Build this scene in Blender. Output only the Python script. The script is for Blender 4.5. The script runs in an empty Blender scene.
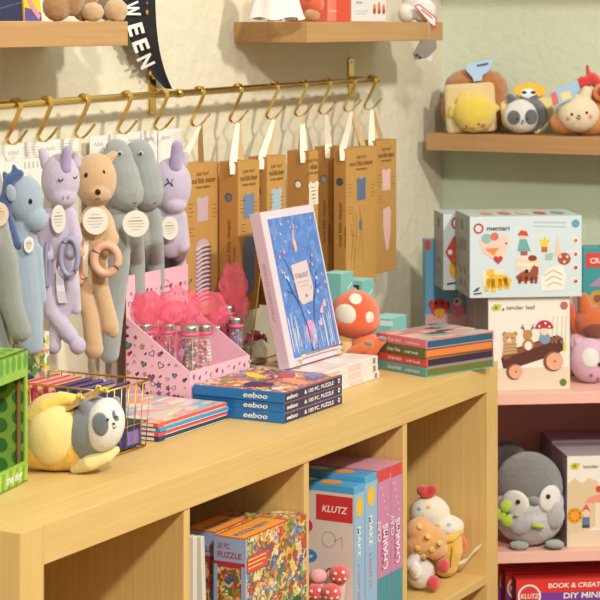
import bpy, bmesh, math, random
import numpy as np
from mathutils import Vector, Matrix, noise
random.seed(7)
sc = bpy.context.scene
col = sc.collection
PI = math.pi

# ---------------------------------------------------------------- camera
CX, CY, CZ, FPX, HY = -2.090, -1.514, 1.411, 2098.0, 24.0
RT = (.4745, -.8804); FW = (.8804, .4745)
cd = bpy.data.cameras.new('camera'); cam = bpy.data.objects.new('camera', cd); col.objects.link(cam)
cam.location = (CX, CY, CZ)
cam.rotation_euler = (PI/2, 0, math.atan2(FW[1], FW[0]) - PI/2)
cd.sensor_width = 36; cd.lens = FPX/600*36
cd.shift_y = -(300-HY)/600
cd.clip_start = .05
cd.dof.use_dof = True; cd.dof.focus_distance = 3.3; cd.dof.aperture_fstop = 13
sc.camera = cam
THC = math.atan2(RT[1], RT[0])          # turn that faces a thing to the viewpoint

# ---------------------------------------------------------------- light
sc.view_settings.view_transform = 'Standard'; sc.view_settings.look = 'None'
sc.view_settings.gamma = 1; sc.view_settings.exposure = 0.2
w = bpy.data.worlds.new('world'); sc.world = w; w.use_nodes = True
wn = w.node_tree; wtc = wn.nodes.new('ShaderNodeTexCoord'); wsx = wn.nodes.new('ShaderNodeSeparateXYZ'); wr = wn.nodes.new('ShaderNodeValToRGB')
wmr = wn.nodes.new('ShaderNodeMapRange'); wmr.inputs['From Min'].default_value = -1
wn.links.new(wtc.outputs['Generated'], wsx.inputs[0]); wn.links.new(wsx.outputs['Z'], wmr.inputs['Value']); wn.links.new(wmr.outputs['Result'], wr.inputs['Fac'])
wr.color_ramp.elements[0].position = .48; wr.color_ramp.elements[0].color = (.15, .12, .085, 1)
wr.color_ramp.elements[1].position = .82; wr.color_ramp.elements[1].color = (1.0, .96, .89, 1)
wn.links.new(wr.outputs['Color'], wn.nodes['Background'].inputs[0])
wn.nodes['Background'].inputs[1].default_value = .80
def area(name, loc, target, size, power, color):
    ld = bpy.data.lights.new(name, 'AREA'); ld.shape = 'DISK'; ld.size = size; ld.energy = power; ld.color = color
    o = bpy.data.objects.new(name, ld); col.objects.link(o); o.location = loc
    o.rotation_euler = (Vector(target)-Vector(loc)).to_track_quat('-Z', 'Y').to_euler()
    return o
area('ceiling_spot_light', (.15, -2.2, 2.9), (1.0, .3, 1.0), .20, 52, (1, .94, .84))
area('second_ceiling_spot_light', (-1.7, -2.1, 2.95), (1.1, .3, .9), .26, 66, (1, .96, .90))

# ---------------------------------------------------------------- measuring helpers (photo line of sight -> metres)
def _d(px): r = (px-300)/FPX; return RT[0]*r+FW[0], RT[1]*r+FW[1]
def aty(px, py, y):
    dx, dy = _d(px); t = (y-CY)/dy; return Vector((CX+dx*t, y, CZ-(py-HY)/FPX*t))
def atx(px, py, x):
    dx, dy = _d(px); t = (x-CX)/dx; return Vector((x, CY+dy*t, CZ-(py-HY)/FPX*t))
def atz(px, py, z):
    t = FPX*(CZ-z)/(py-HY); dx, dy = _d(px); return Vector((CX+dx*t, CY+dy*t, z))
def depth(p): return (p[0]-CX)*FW[0]+(p[1]-CY)*FW[1]
def yrow(p): return HY+FPX*(CZ-p[2])/depth(p)

# ---------------------------------------------------------------- materials
def lin(h):
    h = h.lstrip('#'); v = [int(h[i:i+2], 16)/255 for i in (0, 2, 4)]
    return tuple(c/12.92 if c <= .04045 else ((c+.055)/1.055)**2.4 for c in v)+(1,)
_M = {}
def M(hexc, rough=.6, var=.06, metal=0., bump=0., bscale=300, sheen=0., scale=18, coat=0.):
    k = (hexc, rough, var, metal, bump, bscale, sheen, scale, coat)
    if k in _M: return _M[k]
    m = bpy.data.materials.new('surface_'+hexc.lstrip('#')); m.use_nodes = True
    nt = m.node_tree; b = nt.nodes['Principled BSDF']; L = nt.links.new
    tc = nt.nodes.new('ShaderNodeTexCoord'); n = nt.nodes.new('ShaderNodeTexNoise')
    n.inputs['Scale'].default_value = scale; n.inputs['Detail'].default_value = 3
    L(tc.outputs['Object'], n.inputs['Vector'])
    mx = nt.nodes.new('ShaderNodeMix'); mx.data_type = 'RGBA'
    c = lin(hexc); f = lambda s: tuple(min(1, x*s) for x in c[:3])+(1,)
    mx.inputs['A'].default_value = f(1-var*1.6); mx.inputs['B'].default_value = f(1+var*1.6)
    L(n.outputs['Fac'], mx.inputs['Factor']); L(mx.outputs['Result'], b.inputs['Base Color'])
    b.inputs['Roughness'].default_value = rough; b.inputs['Metallic'].default_value = metal
    b.inputs['Sheen Weight'].default_value = sheen; b.inputs['Coat Weight'].default_value = coat
    if sheen: b.inputs['Sheen Roughness'].default_value = .6; b.inputs['Specular IOR Level'].default_value = .15
    if bump:
        n2 = nt.nodes.new('ShaderNodeTexNoise'); n2.inputs['Scale'].default_value = bscale; n2.inputs['Detail'].default_value = 4
        L(tc.outputs['Object'], n2.inputs['Vector'])
        bp = nt.nodes.new('ShaderNodeBump'); bp.inputs['Strength'].default_value = min(1, bump); bp.inputs['Distance'].default_value = .004 if bscale > 60 else .010
        L(n2.outputs['Fac'], bp.inputs['Height']); L(bp.outputs['Normal'], b.inputs['Normal'])
    _M[k] = m; return m
def plush(h): return M(h, rough=.95, var=.07, bump=.6, bscale=800, sheen=.55, scale=45)
def card(h, rough=.55): return M(h, rough=rough, var=.03)
def gloss(h): return M(h, rough=.28, var=.02)
def wood(axis, c1, c2, c3=None, blot=.5):
    m = bpy.data.materials.new('wood_grain'); m.use_nodes = True
    nt = m.node_tree; b = nt.nodes['Principled BSDF']; L = nt.links.new
    tc = nt.nodes.new('ShaderNodeTexCoord'); mp = nt.nodes.new('ShaderNodeMapping')
    s = [160, 160, 160]; s[axis] = 5; mp.inputs['Scale'].default_value = s
    n = nt.nodes.new('ShaderNodeTexNoise'); n.inputs['Scale'].default_value = 1; n.inputs['Detail'].default_value = 5
    L(tc.outputs['Object'], mp.inputs['Vector']); L(mp.outputs['Vector'], n.inputs['Vector'])
    n2 = nt.nodes.new('ShaderNodeTexNoise'); n2.inputs['Scale'].default_value = 9; n2.inputs['Detail'].default_value = 2
    L(tc.outputs['Object'], n2.inputs['Vector'])
    r = nt.nodes.new('ShaderNodeValToRGB'); r.color_ramp.elements[0].position = .3; r.color_ramp.elements[1].position = .7
    r.color_ramp.elements[0].color = lin(c1); r.color_ramp.elements[1].color = lin(c2)
    L(n.outputs['Fac'], r.inputs['Fac'])
    mx = nt.nodes.new('ShaderNodeMix'); mx.data_type = 'RGBA'; mx.inputs['B'].default_value = lin(c3 or c2)
    mu = nt.nodes.new('ShaderNodeMath'); mu.operation = 'MULTIPLY'; mu.inputs[1].default_value = blot
    L(n2.outputs['Fac'], mu.inputs[0]); L(mu.outputs[0], mx.inputs['Factor'])
    L(r.outputs['Color'], mx.inputs['A']); L(mx.outputs['Result'], b.inputs['Base Color'])
    b.inputs['Roughness'].default_value = .45
    return m
BIRCH_X = wood(0, '#cda763', '#dcb974', '#e0c07c'); BIRCH_Z = wood(2, '#cda763', '#dcb974', '#e0c07c')
BACK_SHADE = wood(2, '#4e3b22', '#594429', '#5c472c')  # birch darkened to put the openings' shade into the colour
OAK_X = wood(0, '#b08655', '#bf9665', '#bb9160', .3); OAK_Y = wood(1, '#aa8052', '#ba9062', '#b58a5a', .3)
def art(name, cols, scale=60, distort=.02, rough=.35, stretch=(1, 1, 1)):
    k = ('art', name)
    if k in _M: return _M[k]
    m = bpy.data.materials.new('print_'+name); m.use_nodes = True
    nt = m.node_tree; b = nt.nodes['Principled BSDF']; L = nt.links.new
    tc = nt.nodes.new('ShaderNodeTexCoord'); mp = nt.nodes.new('ShaderNodeMapping'); mp.inputs['Scale'].default_value = stretch
    n = nt.nodes.new('ShaderNodeTexNoise'); n.inputs['Scale'].default_value = scale*.7
    L(tc.outputs['Object'], mp.inputs['Vector']); L(mp.outputs['Vector'], n.inputs['Vector'])
    sb = nt.nodes.new('ShaderNodeVectorMath'); sb.operation = 'MULTIPLY_ADD'
    sb.inputs[1].default_value = (distort,)*3; L(n.outputs['Color'], sb.inputs[0]); L(mp.outputs['Vector'], sb.inputs[2])
    v = nt.nodes.new('ShaderNodeTexVoronoi'); v.inputs['Scale'].default_value = scale
    L(sb.outputs[0], v.inputs['Vector'])
    sp = nt.nodes.new('ShaderNodeSeparateColor'); L(v.outputs['Color'], sp.inputs[0])
    r = nt.nodes.new('ShaderNodeValToRGB'); r.color_ramp.interpolation = 'CONSTANT'
    while len(r.color_ramp.elements) < len(cols): r.color_ramp.elements.new(.5)
    for i, c in enumerate(cols):
        r.color_ramp.elements[i].position = i/len(cols); r.color_ramp.elements[i].color = lin(c)
    L(sp.outputs[0], r.inputs['Fac']); L(r.outputs['Color'], b.inputs['Base Color'])
    b.inputs['Roughness'].default_value = rough
    _M[k] = m; return m
def seethrough(name, h, alpha, rough=.4, glossy=False):
    k = ('see', name)
    if k in _M: return _M[k]
    m = bpy.data.materials.new(name); m.use_nodes = True; nt = m.node_tree; b = nt.nodes['Principled BSDF']
    n = nt.nodes.new('ShaderNodeTexNoise'); n.inputs['Scale'].default_value = 160
    tc = nt.nodes.new('ShaderNodeTexCoord'); nt.links.new(tc.outputs['Object'], n.inputs['Vector'])
    mr = nt.nodes.new('ShaderNodeMapRange'); mr.inputs['To Min'].default_value = alpha*.7; mr.inputs['To Max'].default_value = min(1, alpha*1.3)
    nt.links.new(n.outputs['Fac'], mr.inputs['Value']); nt.links.new(mr.outputs['Result'], b.inputs['Alpha'])
    b.inputs['Base Color'].default_value = lin(h); b.inputs['Roughness'].default_value = rough
    _M[k] = m; return m
GOLD = M('#e2c274', rough=.24, var=.04, metal=1.)
SILVER = M('#d9d6d0', rough=.28, metal=1.)
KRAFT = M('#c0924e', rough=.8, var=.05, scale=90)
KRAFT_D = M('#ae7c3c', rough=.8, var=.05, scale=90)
INK = card('#7a5220'); BLACK = gloss('#141414'); WHITE = card('#eeeae2')

# ---------------------------------------------------------------- mesh building
_T = {}
def text_mesh(s, bold=.02):
    if (s, bold) in _T: return _T[s, bold]
    cu = bpy.data.curves.new('lettering', 'FONT'); cu.body = s; cu.size = 1; cu.offset = bold; cu.resolution_u = 3
    o = bpy.data.objects.new('lettering', cu); col.objects.link(o)
    dg = bpy.context.evaluated_depsgraph_get(); me = bpy.data.meshes.new_from_object(o.evaluated_get(dg))
    vs = [(v.co.x, v.co.y) for v in me.vertices]; fs = [tuple(p.vertices) for p in me.polygons]
    xs = [v[0] for v in vs]; wd = max(xs) if xs else 1
    bpy.data.objects.remove(o); bpy.data.meshes.remove(me); bpy.data.curves.remove(cu)
    _T[s, bold] = (vs, fs, wd); return _T[s, bold]
class Fr:
    """a flat face: origin, right, up (all Vectors); decals sit a hair in front of it"""
    def __init__(s, o, u, v): s.o, s.u, s.v = Vector(o), Vector(u).normalized(), Vector(v).normalized(); s.n = s.u.cross(s.v)
    def p(s, a, b, l=1): return s.o+s.u*a+s.v*b+s.n*(.00035*l)
class MB:
    def __init__(s, T=None): s.bm = bmesh.new(); s.mats = []; s.T = T or Matrix()
    def mi(s, m):
        if m not in s.mats: s.mats.append(m)
        return s.mats.index(m)
    def raw(s, vs, fs, m, smooth=False):
        bv = [s.bm.verts.new(s.T @ Vector(v)) for v in vs]; k = s.mi(m)
        for f in fs:
            try: q = s.bm.faces.new([bv[i] for i in f]); q.material_index = k; q.smooth = smooth
            except ValueError: pass
        return bv
    def box(s, c, size, m, rot=None, bev=0., faces=None):
        """c = centre of the base"""
        t = bmesh.new(); bmesh.ops.create_cube(t, size=1)
        for v in t.verts: v.co = Vector((v.co.x*size[0], v.co.y*size[1], (v.co.z+.5)*size[2]))
        t.normal_update()
        names = {(0, -1, 0): 'front', (0, 1, 0): 'back', (-1, 0, 0): 'left', (1, 0, 0): 'right', (0, 0, 1): 'top', (0, 0, -1): 'bottom'}
        for f in t.faces:
            nm = names[tuple(int(round(x)) for x in f.normal)]
            f.material_index = s.mi((faces or {}).get(nm, m))
        if bev: bmesh.ops.bevel(t, geom=list(t.edges), offset=bev, segments=2, affect='EDGES', profile=.5)
        R = (rot or Matrix()); R = Matrix.Translation(Vector(c)) @ R.to_4x4()
        s._merge(t, R); return s
    def _merge(s, t, R, smooth=None):
        t.verts.index_update(); bv = [s.bm.verts.new(s.T @ (R @ v.co)) for v in t.verts]
        for f in t.faces:
            try: q = s.bm.faces.new([bv[v.index] for v in f.verts]); q.material_index = f.material_index; q.smooth = f.smooth if smooth is None else smooth
            except ValueError: pass
        t.free()
    def ball(s, c, r, m, rot=None, sub=3):
        t = bmesh.new(); bmesh.ops.create_icosphere(t, subdivisions=sub, radius=1)
        r = (r, r, r) if isinstance(r, (int, float)) else r; k = s.mi(m)
        for f in t.faces: f.material_index = k
        s._merge(t, Matrix.Translation(Vector(c)) @ (rot.to_4x4() if rot else Matrix()) @ Matrix.Diagonal((*r, 1)), True); return s
    def tube(s, pts, r, m, seg=8, closed=False):
        pts = [Vector(p) for p in pts]; n = len(pts); k = s.mi(m); rings = []
        for i, p in enumerate(pts):
            a = pts[(i-1) % n] if (closed or i) else p; b = pts[(i+1) % n] if (closed or i < n-1) else p
            d = (b-a).normalized(); up = Vector((0, 0, 1)) if abs(d.z) < .9 else Vector((1, 0, 0))
            x = d.cross(up).normalized(); y = x.cross(d); rr = r[i] if isinstance(r, (list, tuple)) else r
            rings.append([s.bm.verts.new(s.T @ (p+x*math.cos(q*2*PI/seg)*rr+y*math.sin(q*2*PI/seg)*rr)) for q in range(seg)])
        for i in range(n if closed else n-1):
            A, B = rings[i], rings[(i+1) % n]
            for q in range(seg):
                f = s.bm.faces.new((A[q], A[(q+1) % seg], B[(q+1) % seg], B[q])); f.material_index = k; f.smooth = True
        if not closed:
            for R_ in (rings[0][::-1], rings[-1]): f = s.bm.faces.new(R_); f.material_index = k
        return s
    def lathe(s, prof, m, c=(0, 0, 0), seg=24, R=None):
        k = s.mi(m); R = (R or Matrix()).to_4x4(); rings = []
        for (r, z) in prof:
            rings.append([s.bm.verts.new(s.T @ (Vector(c)+(R @ Vector((r*math.cos(q*2*PI/seg), r*math.sin(q*2*PI/seg), z))))) for q in range(seg)])
        for A, B in zip(rings, rings[1:]):
            for q in range(seg):
                f = s.bm.faces.new((A[q], A[(q+1) % seg], B[(q+1) % seg], B[q])); f.material_index = k; f.smooth = True
        for R_ in (rings[0][::-1], rings[-1]): f = s.bm.faces.new(R_); f.material_index = k
        return s
    def ribbon(s, pts, width, thick, m, across=(1, 0, 0)):
        """strip following pts; width along 'across'"""
        pts = [Vector(p) for p in pts]; ac = Vector(across).normalized(); k = s.mi(m); L = []
        for i, p in enumerate(pts):
            d = (pts[min(i+1, len(pts)-1)]-pts[max(i-1, 0)]).normalized(); nrm = d.cross(ac).normalized()
            wd = width[i] if isinstance(width, (list, tuple)) else width
            L.append([s.bm.verts.new(s.T @ (p+ac*a*wd/2+nrm*b*thick/2)) for a, b in ((-1, -1), (1, -1), (1, 1), (-1, 1))])
        for A, B in zip(L, L[1:]):
            for q in range(4):
                f = s.bm.faces.new((A[q], A[(q+1) % 4], B[(q+1) % 4], B[q])); f.material_index = k
        for e in (L[0][::-1], L[-1]): f = s.bm.faces.new(e); f.material_index = k
        return s
    # printed decals on a frame
    def poly(s, fr, pts, m, l=1): s.raw([fr.p(a, b, l) for a, b in pts], [tuple(range(len(pts)))], m); return s
    def rect(s, fr, x, y, w_, h_, m, l=1): return s.poly(fr, [(x, y), (x+w_, y), (x+w_, y+h_), (x, y+h_)], m, l)
    def disc(s, fr, x, y, rx, m, ry=None, l=1, seg=18, rot=0):
        ry = ry or rx; c, n = math.cos(rot), math.sin(rot)
        return s.poly(fr, [(x+rx*math.cos(i*2*PI/seg)*c-ry*math.sin(i*2*PI/seg)*n, y+rx*math.cos(i*2*PI/seg)*n+ry*math.sin(i*2*PI/seg)*c) for i in range(seg)], m, l)
    def ring(s, fr, x, y, r, t, m, l=1, seg=20):
        vs = []; fs = []
        for i in range(seg):
            a = i*2*PI/seg; vs += [fr.p(x+r*math.cos(a), y+r*math.sin(a), l), fr.p(x+(r-t)*math.cos(a), y+(r-t)*math.sin(a), l)]
            j = (i+1) % seg; fs.append((2*i, 2*j, 2*j+1, 2*i+1))
        s.raw(vs, fs, m); return s
    def star(s, fr, x, y, r, m, l=1, rot=0):
        vs = [fr.p(x, y, l)]+[fr.p(x+(r if i % 2 == 0 else r*.45)*math.sin(rot+i*PI/5), y+(r if i % 2 == 0 else r*.45)*math.cos(rot+i*PI/5), l) for i in range(10)]
        s.raw(vs, [(0, 1+(i+1) % 10, 1+i) for i in range(10)], m); return s
    def heart(s, fr, x, y, r, m, l=1, rot=0):
        pts = []
        for i in range(20):
            t = i*2*PI/20; a = .06*r*16*math.sin(t)**3; b = .06*r*(13*math.cos(t)-5*math.cos(2*t)-2*math.cos(3*t)-math.cos(4*t))
            pts.append((x+a*math.cos(rot)-b*math.sin(rot), y+a*math.sin(rot)+b*math.cos(rot)))
        return s.fan(fr, x, y, pts, m, l)
    def fan(s, fr, x, y, pts, m, l=1):
        s.raw([fr.p(x, y, l)]+[fr.p(a, b, l) for a, b in pts], [(0, 1+i, 1+(i+1) % len(pts)) for i in range(len(pts))], m); return s
    def text(s, fr, body, x, y, size, m, l=1, width=None, rot=0, align='l', shear=0.):
        vs, fs, wd = text_mesh(body); sx = size
        if width: sx = width/wd
        off = {'l': 0, 'c': -wd*sx/2, 'r': -wd*sx}[align]; c, n = math.cos(rot), math.sin(rot)
        P = []
        for (a, b) in vs:
            a2 = a*sx+off+b*size*shear; b2 = b*size; P.append(fr.p(x+a2*c-b2*n, y+a2*n+b2*c, l))
        s.raw(P, fs, m); return s
    def line(s, fr, pts, t, m, l=1):
        for (a, b), (c, d) in zip(pts, pts[1:]):
            L = math.hypot(c-a, d-b) or 1e-6; nx, ny = -(d-b)/L*t/2, (c-a)/L*t/2
            s.poly(fr, [(a-nx, b-ny), (c-nx, d-ny), (c+nx, d+ny), (a+nx, b+ny)], m, l)
        return s
    def build(s, name, parent=None, loc=None, rotz=0):
        me = bpy.data.meshes.new(name); s.bm.to_mesh(me); s.bm.free()
        for m in s.mats: me.materials.append(m)
        o = bpy.data.objects.new(name, me); col.objects.link(o)
        if parent: o.parent = parent
        if loc is not None: o.location = loc
        if rotz: o.rotation_euler.z = rotz
        return o
def box_frames(w_, d_, h_):
    """faces of a box whose base centre is the origin"""
    return dict(front=Fr((-w_/2, -d_/2, 0), (1, 0, 0), (0, 0, 1)), left=Fr((-w_/2, d_/2, 0), (0, -1, 0), (0, 0, 1)),
                right=Fr((w_/2, -d_/2, 0), (0, 1, 0), (0, 0, 1)), top=Fr((-w_/2, -d_/2, h_), (1, 0, 0), (0, 1, 0)))
def tag(o, label, cat, group=None):
    o['label'] = label; o['category'] = cat
    if group: o['group'] = group
    return o
def thing(name, label, cat, loc=(0, 0, 0), rotz=0, group=None):
    o = bpy.data.objects.new(name, None); col.objects.link(o); o.empty_display_size = .02
    o.location = loc; o.rotation_euler.z = rotz; return tag(o, label, cat, group)
def struct(o): o['kind'] = 'structure'; return o
def copy_tree(o, parent=None):
    c = o.copy(); col.objects.link(c)
    if parent: c.parent = parent
    for ch in list(o.children): copy_tree(ch, c)
    return c
def organic(name, prims, m, parent=None, vox=.0022, smooth=5, fuzz=.0, T=None, loc=None):
    """one continuous skin over ellipsoids ('e',c,r,rot) and limbs ('c',[(p,r)...])"""
    mb = MB(T)
    for p in prims:
        if p[0] == 'e': mb.ball(p[1], p[2], m, p[3] if len(p) > 3 else None, 3)
        else:
            ch = p[1]
            for i, (a, ra) in enumerate(ch): mb.ball(a, ra, m, None, 2)
            for (a, ra), (b, rb) in zip(ch, ch[1:]):
                if (Vector(a)-Vector(b)).length > 1e-5: mb.tube([a, b], [ra*.985, rb*.985], m, 14)
    o = mb.build(name)
    r = o.modifiers.new('r', 'REMESH'); r.mode = 'VOXEL'; r.voxel_size = vox; r.use_smooth_shade = True
    q = o.modifiers.new('s', 'SMOOTH'); q.iterations = smooth; q.factor = .6
    dg = bpy.context.evaluated_depsgraph_get(); me = bpy.data.meshes.new_from_object(o.evaluated_get(dg))
    bpy.data.objects.remove(o); me.name = name
    if fuzz:
        n = len(me.vertices); co = np.empty(n*3); no = np.empty(n*3); me.vertices.foreach_get('co', co); me.vertices.foreach_get('normal', no)
        c3 = co.reshape(-1, 3); x, y, z = c3.T*1.0
        f = np.sin(x*310+2.1*np.sin(z*270))*np.sin(z*290+1.7*np.sin(y*330))*np.sin(y*280+2.3*np.sin(x*250))*.55+.5*np.random.RandomState(n % 97).uniform(-1, 1, n)
        c3 += no.reshape(-1, 3)*(fuzz*f+.0007)[:, None]; me.vertices.foreach_set('co', c3.ravel()); me.update()
    for p in me.polygons: p.use_smooth = True
    if not me.materials: me.materials.append(m)
    o = bpy.data.objects.new(name, me); col.objects.link(o)
    if parent: o.parent = parent
    if loc is not None: o.location = loc
    return o

class View:
    """local frame of one soft toy: x = right, z = up, y = away from the viewer; lengths given in photo pixels at its distance"""
    def __init__(s, name, label, cat, px, xy, z, turn=0, group=None):
        s.px = px; p = Vector((xy[0], xy[1], z)); s.k = depth(p)/FPX; s.py = yrow(p)
        s.root = thing(name, label, cat, p, THC+turn, group); s.turn = turn
    def p(s, px, py, dy=0): return Vector(((px-s.px)*s.k, dy*s.k, -(py-s.py)*s.k))
    def E(s, px, py, rx, rz, ry=None, dy=0, rot=0):
        k = s.k; return ('e', s.p(px, py, dy), (rx*k, (ry if ry else (rx+rz)/2)*k, rz*k), Matrix.Rotation(math.radians(-rot), 3, 'Y'))
    def C(s, *pts): return ('c', [(s.p(a, b, d), r*s.k) for a, b, d, r in pts])
    def org(s, name, prims, m, parent=None, vox=None, smooth=4, fuzz=.00045): return organic(name, prims, m, parent or s.root, vox or .0022, smooth, fuzz)
    def blob(s, name, px, py, rx, rz, m, ry=None, dy=0, rot=0, parent=None):
        e = s.E(px, py, rx, rz, ry, dy, rot); return MB().ball(e[1], e[2], m, e[3]).build(name, parent or s.root)
    def disc_tag(s, name, px, py, rx, rz, dy, m, lines=True, rot=0, parent=None, ink=None):
        k = s.k; mb = MB(Matrix.Translation(s.p(px, py, dy)) @ Matrix.Rotation(math.radians(rot), 4, 'Z'))
        R = Matrix.Rotation(PI/2, 3, 'X'); n = 28; th = .0012
        vs = [(rx*k*math.cos(i*2*PI/n), y, rz*k*math.sin(i*2*PI/n)) for y in (-th, th) for i in range(n)]
        fs = [tuple(range(n)), tuple(range(2*n-1, n-1, -1))]+[(i, n+i, n+(i+1) % n, (i+1) % n) for i in range(n)]
        mb.raw(vs, fs, m)
        fr = Fr((0, -th, 0), (1, 0, 0), (0, 0, 1))
        if lines:
            ik = ink or card('#8c8478')
            for j, (wd, y) in enumerate(((.7, .45), (1.1, .2), (1.3, -.02), (1.1, -.24), (.6, -.46))):
                mb.line(fr, [(-wd*rx*k/2, y*rz*k), (wd*rx*k/2, y*rz*k+.0006)], .0006 if j != 1 else .0014, ik)
        return mb.build(name, parent or s.root)

# ---------------------------------------------------------------- the room
WALLY, WALLX = .39, 2.10
PLAST = M('#ddd6be', rough=.9, var=.025, bump=.4, bscale=34, scale=4)
SAGE = M('#cfd8c0', rough=.9, var=.02, bump=.25, bscale=50, scale=4)
mb = MB(); mb.box((.2, WALLY+.05, 0), (3.9, .1, 3.1), PLAST); struct(mb.build('wall_back'))
mb = MB(); mb.box((WALLX+.05, -1.3, 0), (.1, 3.38, 3.1), SAGE); struct(mb.build('wall_right'))
mb = MB(); mb.box((.2, -1.3, -.1), (3.8, 3.38, .1), wood(0, '#8a6a48', '#a5835c', '#9a7850')); struct(mb.build('floor'))

# ---------------------------------------------------------------- birch cube bookcase
UL, UD, UH = 1.488, .382, .79
bc = thing('bookcase', 'pale birch cube bookcase holding toys and books on top', 'bookcase', (0, 0, 0))
def panel(name, c, s, m): return MB().box(c, s, m, bev=.0008).build(name, bc)
panel('top_panel', (UL/2, UD/2, UH-.05), (UL-.1004, UD, .05), BIRCH_X)
for x in (.025, UL-.025): panel('side_panel', (x, UD/2, 0), (.05, UD, UH), BIRCH_Z)
panel('bottom_panel', (UL/2, UD/2, 0), (UL-.1004, UD, .05), BIRCH_X)
panel('back_panel', (UL/2, UD+.0025, .0503), (UL-.1004, .004, .689), BACK_SHADE)  # added sheet, coloured dark to stand for the shade inside the openings
for i in range(3):
    x = .05+.335*(i+1)+.016*i+.008
    panel('divider', (x, UD/2, .0503), (.016, UD-.004, .6894), BIRCH_Z)
SH = .405
for i in range(4):
    x0 = .05+.351*i
    panel('shelf', (x0+.1675, UD/2, SH-.016), (.3345, UD-.004, .016), BIRCH_X)

# ---------------------------------------------------------------- wall shelves
def wall_shelf(label, c, s, m):
    o = MB().box((0, 0, 0), s, m, bev=.001).build('wall_shelf'); o.location = c; return tag(o, label, 'shelf', None)
ZS = 1.378
wall_shelf('oak floating shelf at the top left holding brown plush feet', (-.01, .3145, ZS), (1.24, .149, .037), OAK_X)
wall_shelf('oak floating shelf at the top middle holding a coral box', ((1.191+1.772)/2, .3145, ZS), (1.772-1.191, .149, .037), OAK_X)
GS = 1.144
wall_shelf('oak floating shelf on the green wall under three animal plushes', (2.0245, -.22, GS), (.149, 1.16, .036), OAK_Y)
wall_shelf('oak floating shelf on the green wall above the frame', (2.0245, -.22, 1.56), (.149, 1.16, .036), OAK_Y)

# ---------------------------------------------------------------- brass rail
RY = .335
def rodz(x): return 1.291+.0075*(x-.419)
rl = thing('clothes_rail', 'polished brass rail fixed along the cream wall', 'rail', (.9, WALLY, 1.3))
def rel(o): o.parent = rl; o.location = -Vector((.9, WALLY, 1.3)); return o
mb = MB(); mb.tube([(-.15, RY, rodz(-.15)), (.4, RY, rodz(.4)), (1.655, RY, rodz(1.655))], .0062, GOLD, 14)
mb.tube([(1.650, RY, rodz(1.650)), (1.662, RY, rodz(1.662))], .0075, GOLD, 14); rel(mb.build('rod'))
for xb in (aty(151, 90, WALLY).x, aty(350, 80, WALLY).x):
    z = rodz(xb); mb = MB()
    mb.box((xb, WALLY-.0022, z-.036), (.022, .004, .078), GOLD, bev=.0012)
    mb.tube([(xb, WALLY-.003, z), (xb, RY+.004, z)], .0055, GOLD, 12)
    mb.tube([(xb-.008, RY, rodz(xb-.008)), (xb+.008, RY, rodz(xb+.008))], .0076, GOLD, 16)
    b_ = rel(mb.build('bracket'))
    for dz in (-.028, .034):
        q = MB().ball((xb, WALLY-.0045, z+dz), (.0035, .0015, .0035), SILVER, sub=2).build('screw', b_)
# hooks
def hook_mesh():
    mb = MB(); P = [(.0085, -.004), (.0085, .003), (.005, .008), (0, .0098), (-.005, .0085), (-.0088, .003), (-.0088, -.004), (-.002, -.02), (.007, -.040), (.0155, -.0545), (.016, -.060), (.0115, -.0655), (.003, -.066), (-.005, -.060), (-.013, -.051), (-.021, -.041)]
    mb.ribbon([(0, a, b if b > -.01 else b*.9) for a, b in P], [.011]*9+[.009, .008, .008, .008, .0075, .007, .0065], .0016, GOLD); return mb
HX = [.451, .53, .63, .751, .861, .979, 1.109, 1.241, 1.35, 1.446, 1.551, 1.640]
holds = ['brass hook nearest the left edge of the photo on the brass rail', 'brass hook above the blue dragon plush', 'brass hook above the front lilac unicorn plush',
         'brass hook above the tan bear plush', 'brass hook beside the rail bracket over the grey plushes', 'brass hook with the ribbon of the kraft box showing lilac fabric',
         'brass hook with the ribbon of the kraft box showing blue fabric beside the upright book', 'brass hook with the ribbon of the kraft box showing pale blue fabric',
         'brass hook with the ribbon of the kraft box with a cream round window', 'brass hook with the ribbon of the narrow kraft box seen side on',
         'brass hook over the right hand bracket holding the kraft box with navy fabric', 'brass hook at the end of the rail']
h0 = hook_mesh().build('hook')
for i, x in enumerate(HX):
    h = h0 if i == 0 else h0.copy()
    if i: col.objects.link(h)
    h.location = (x, RY, rodz(x)); tag(h, holds[i], 'hook', 'brass hooks on the rail')

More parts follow.
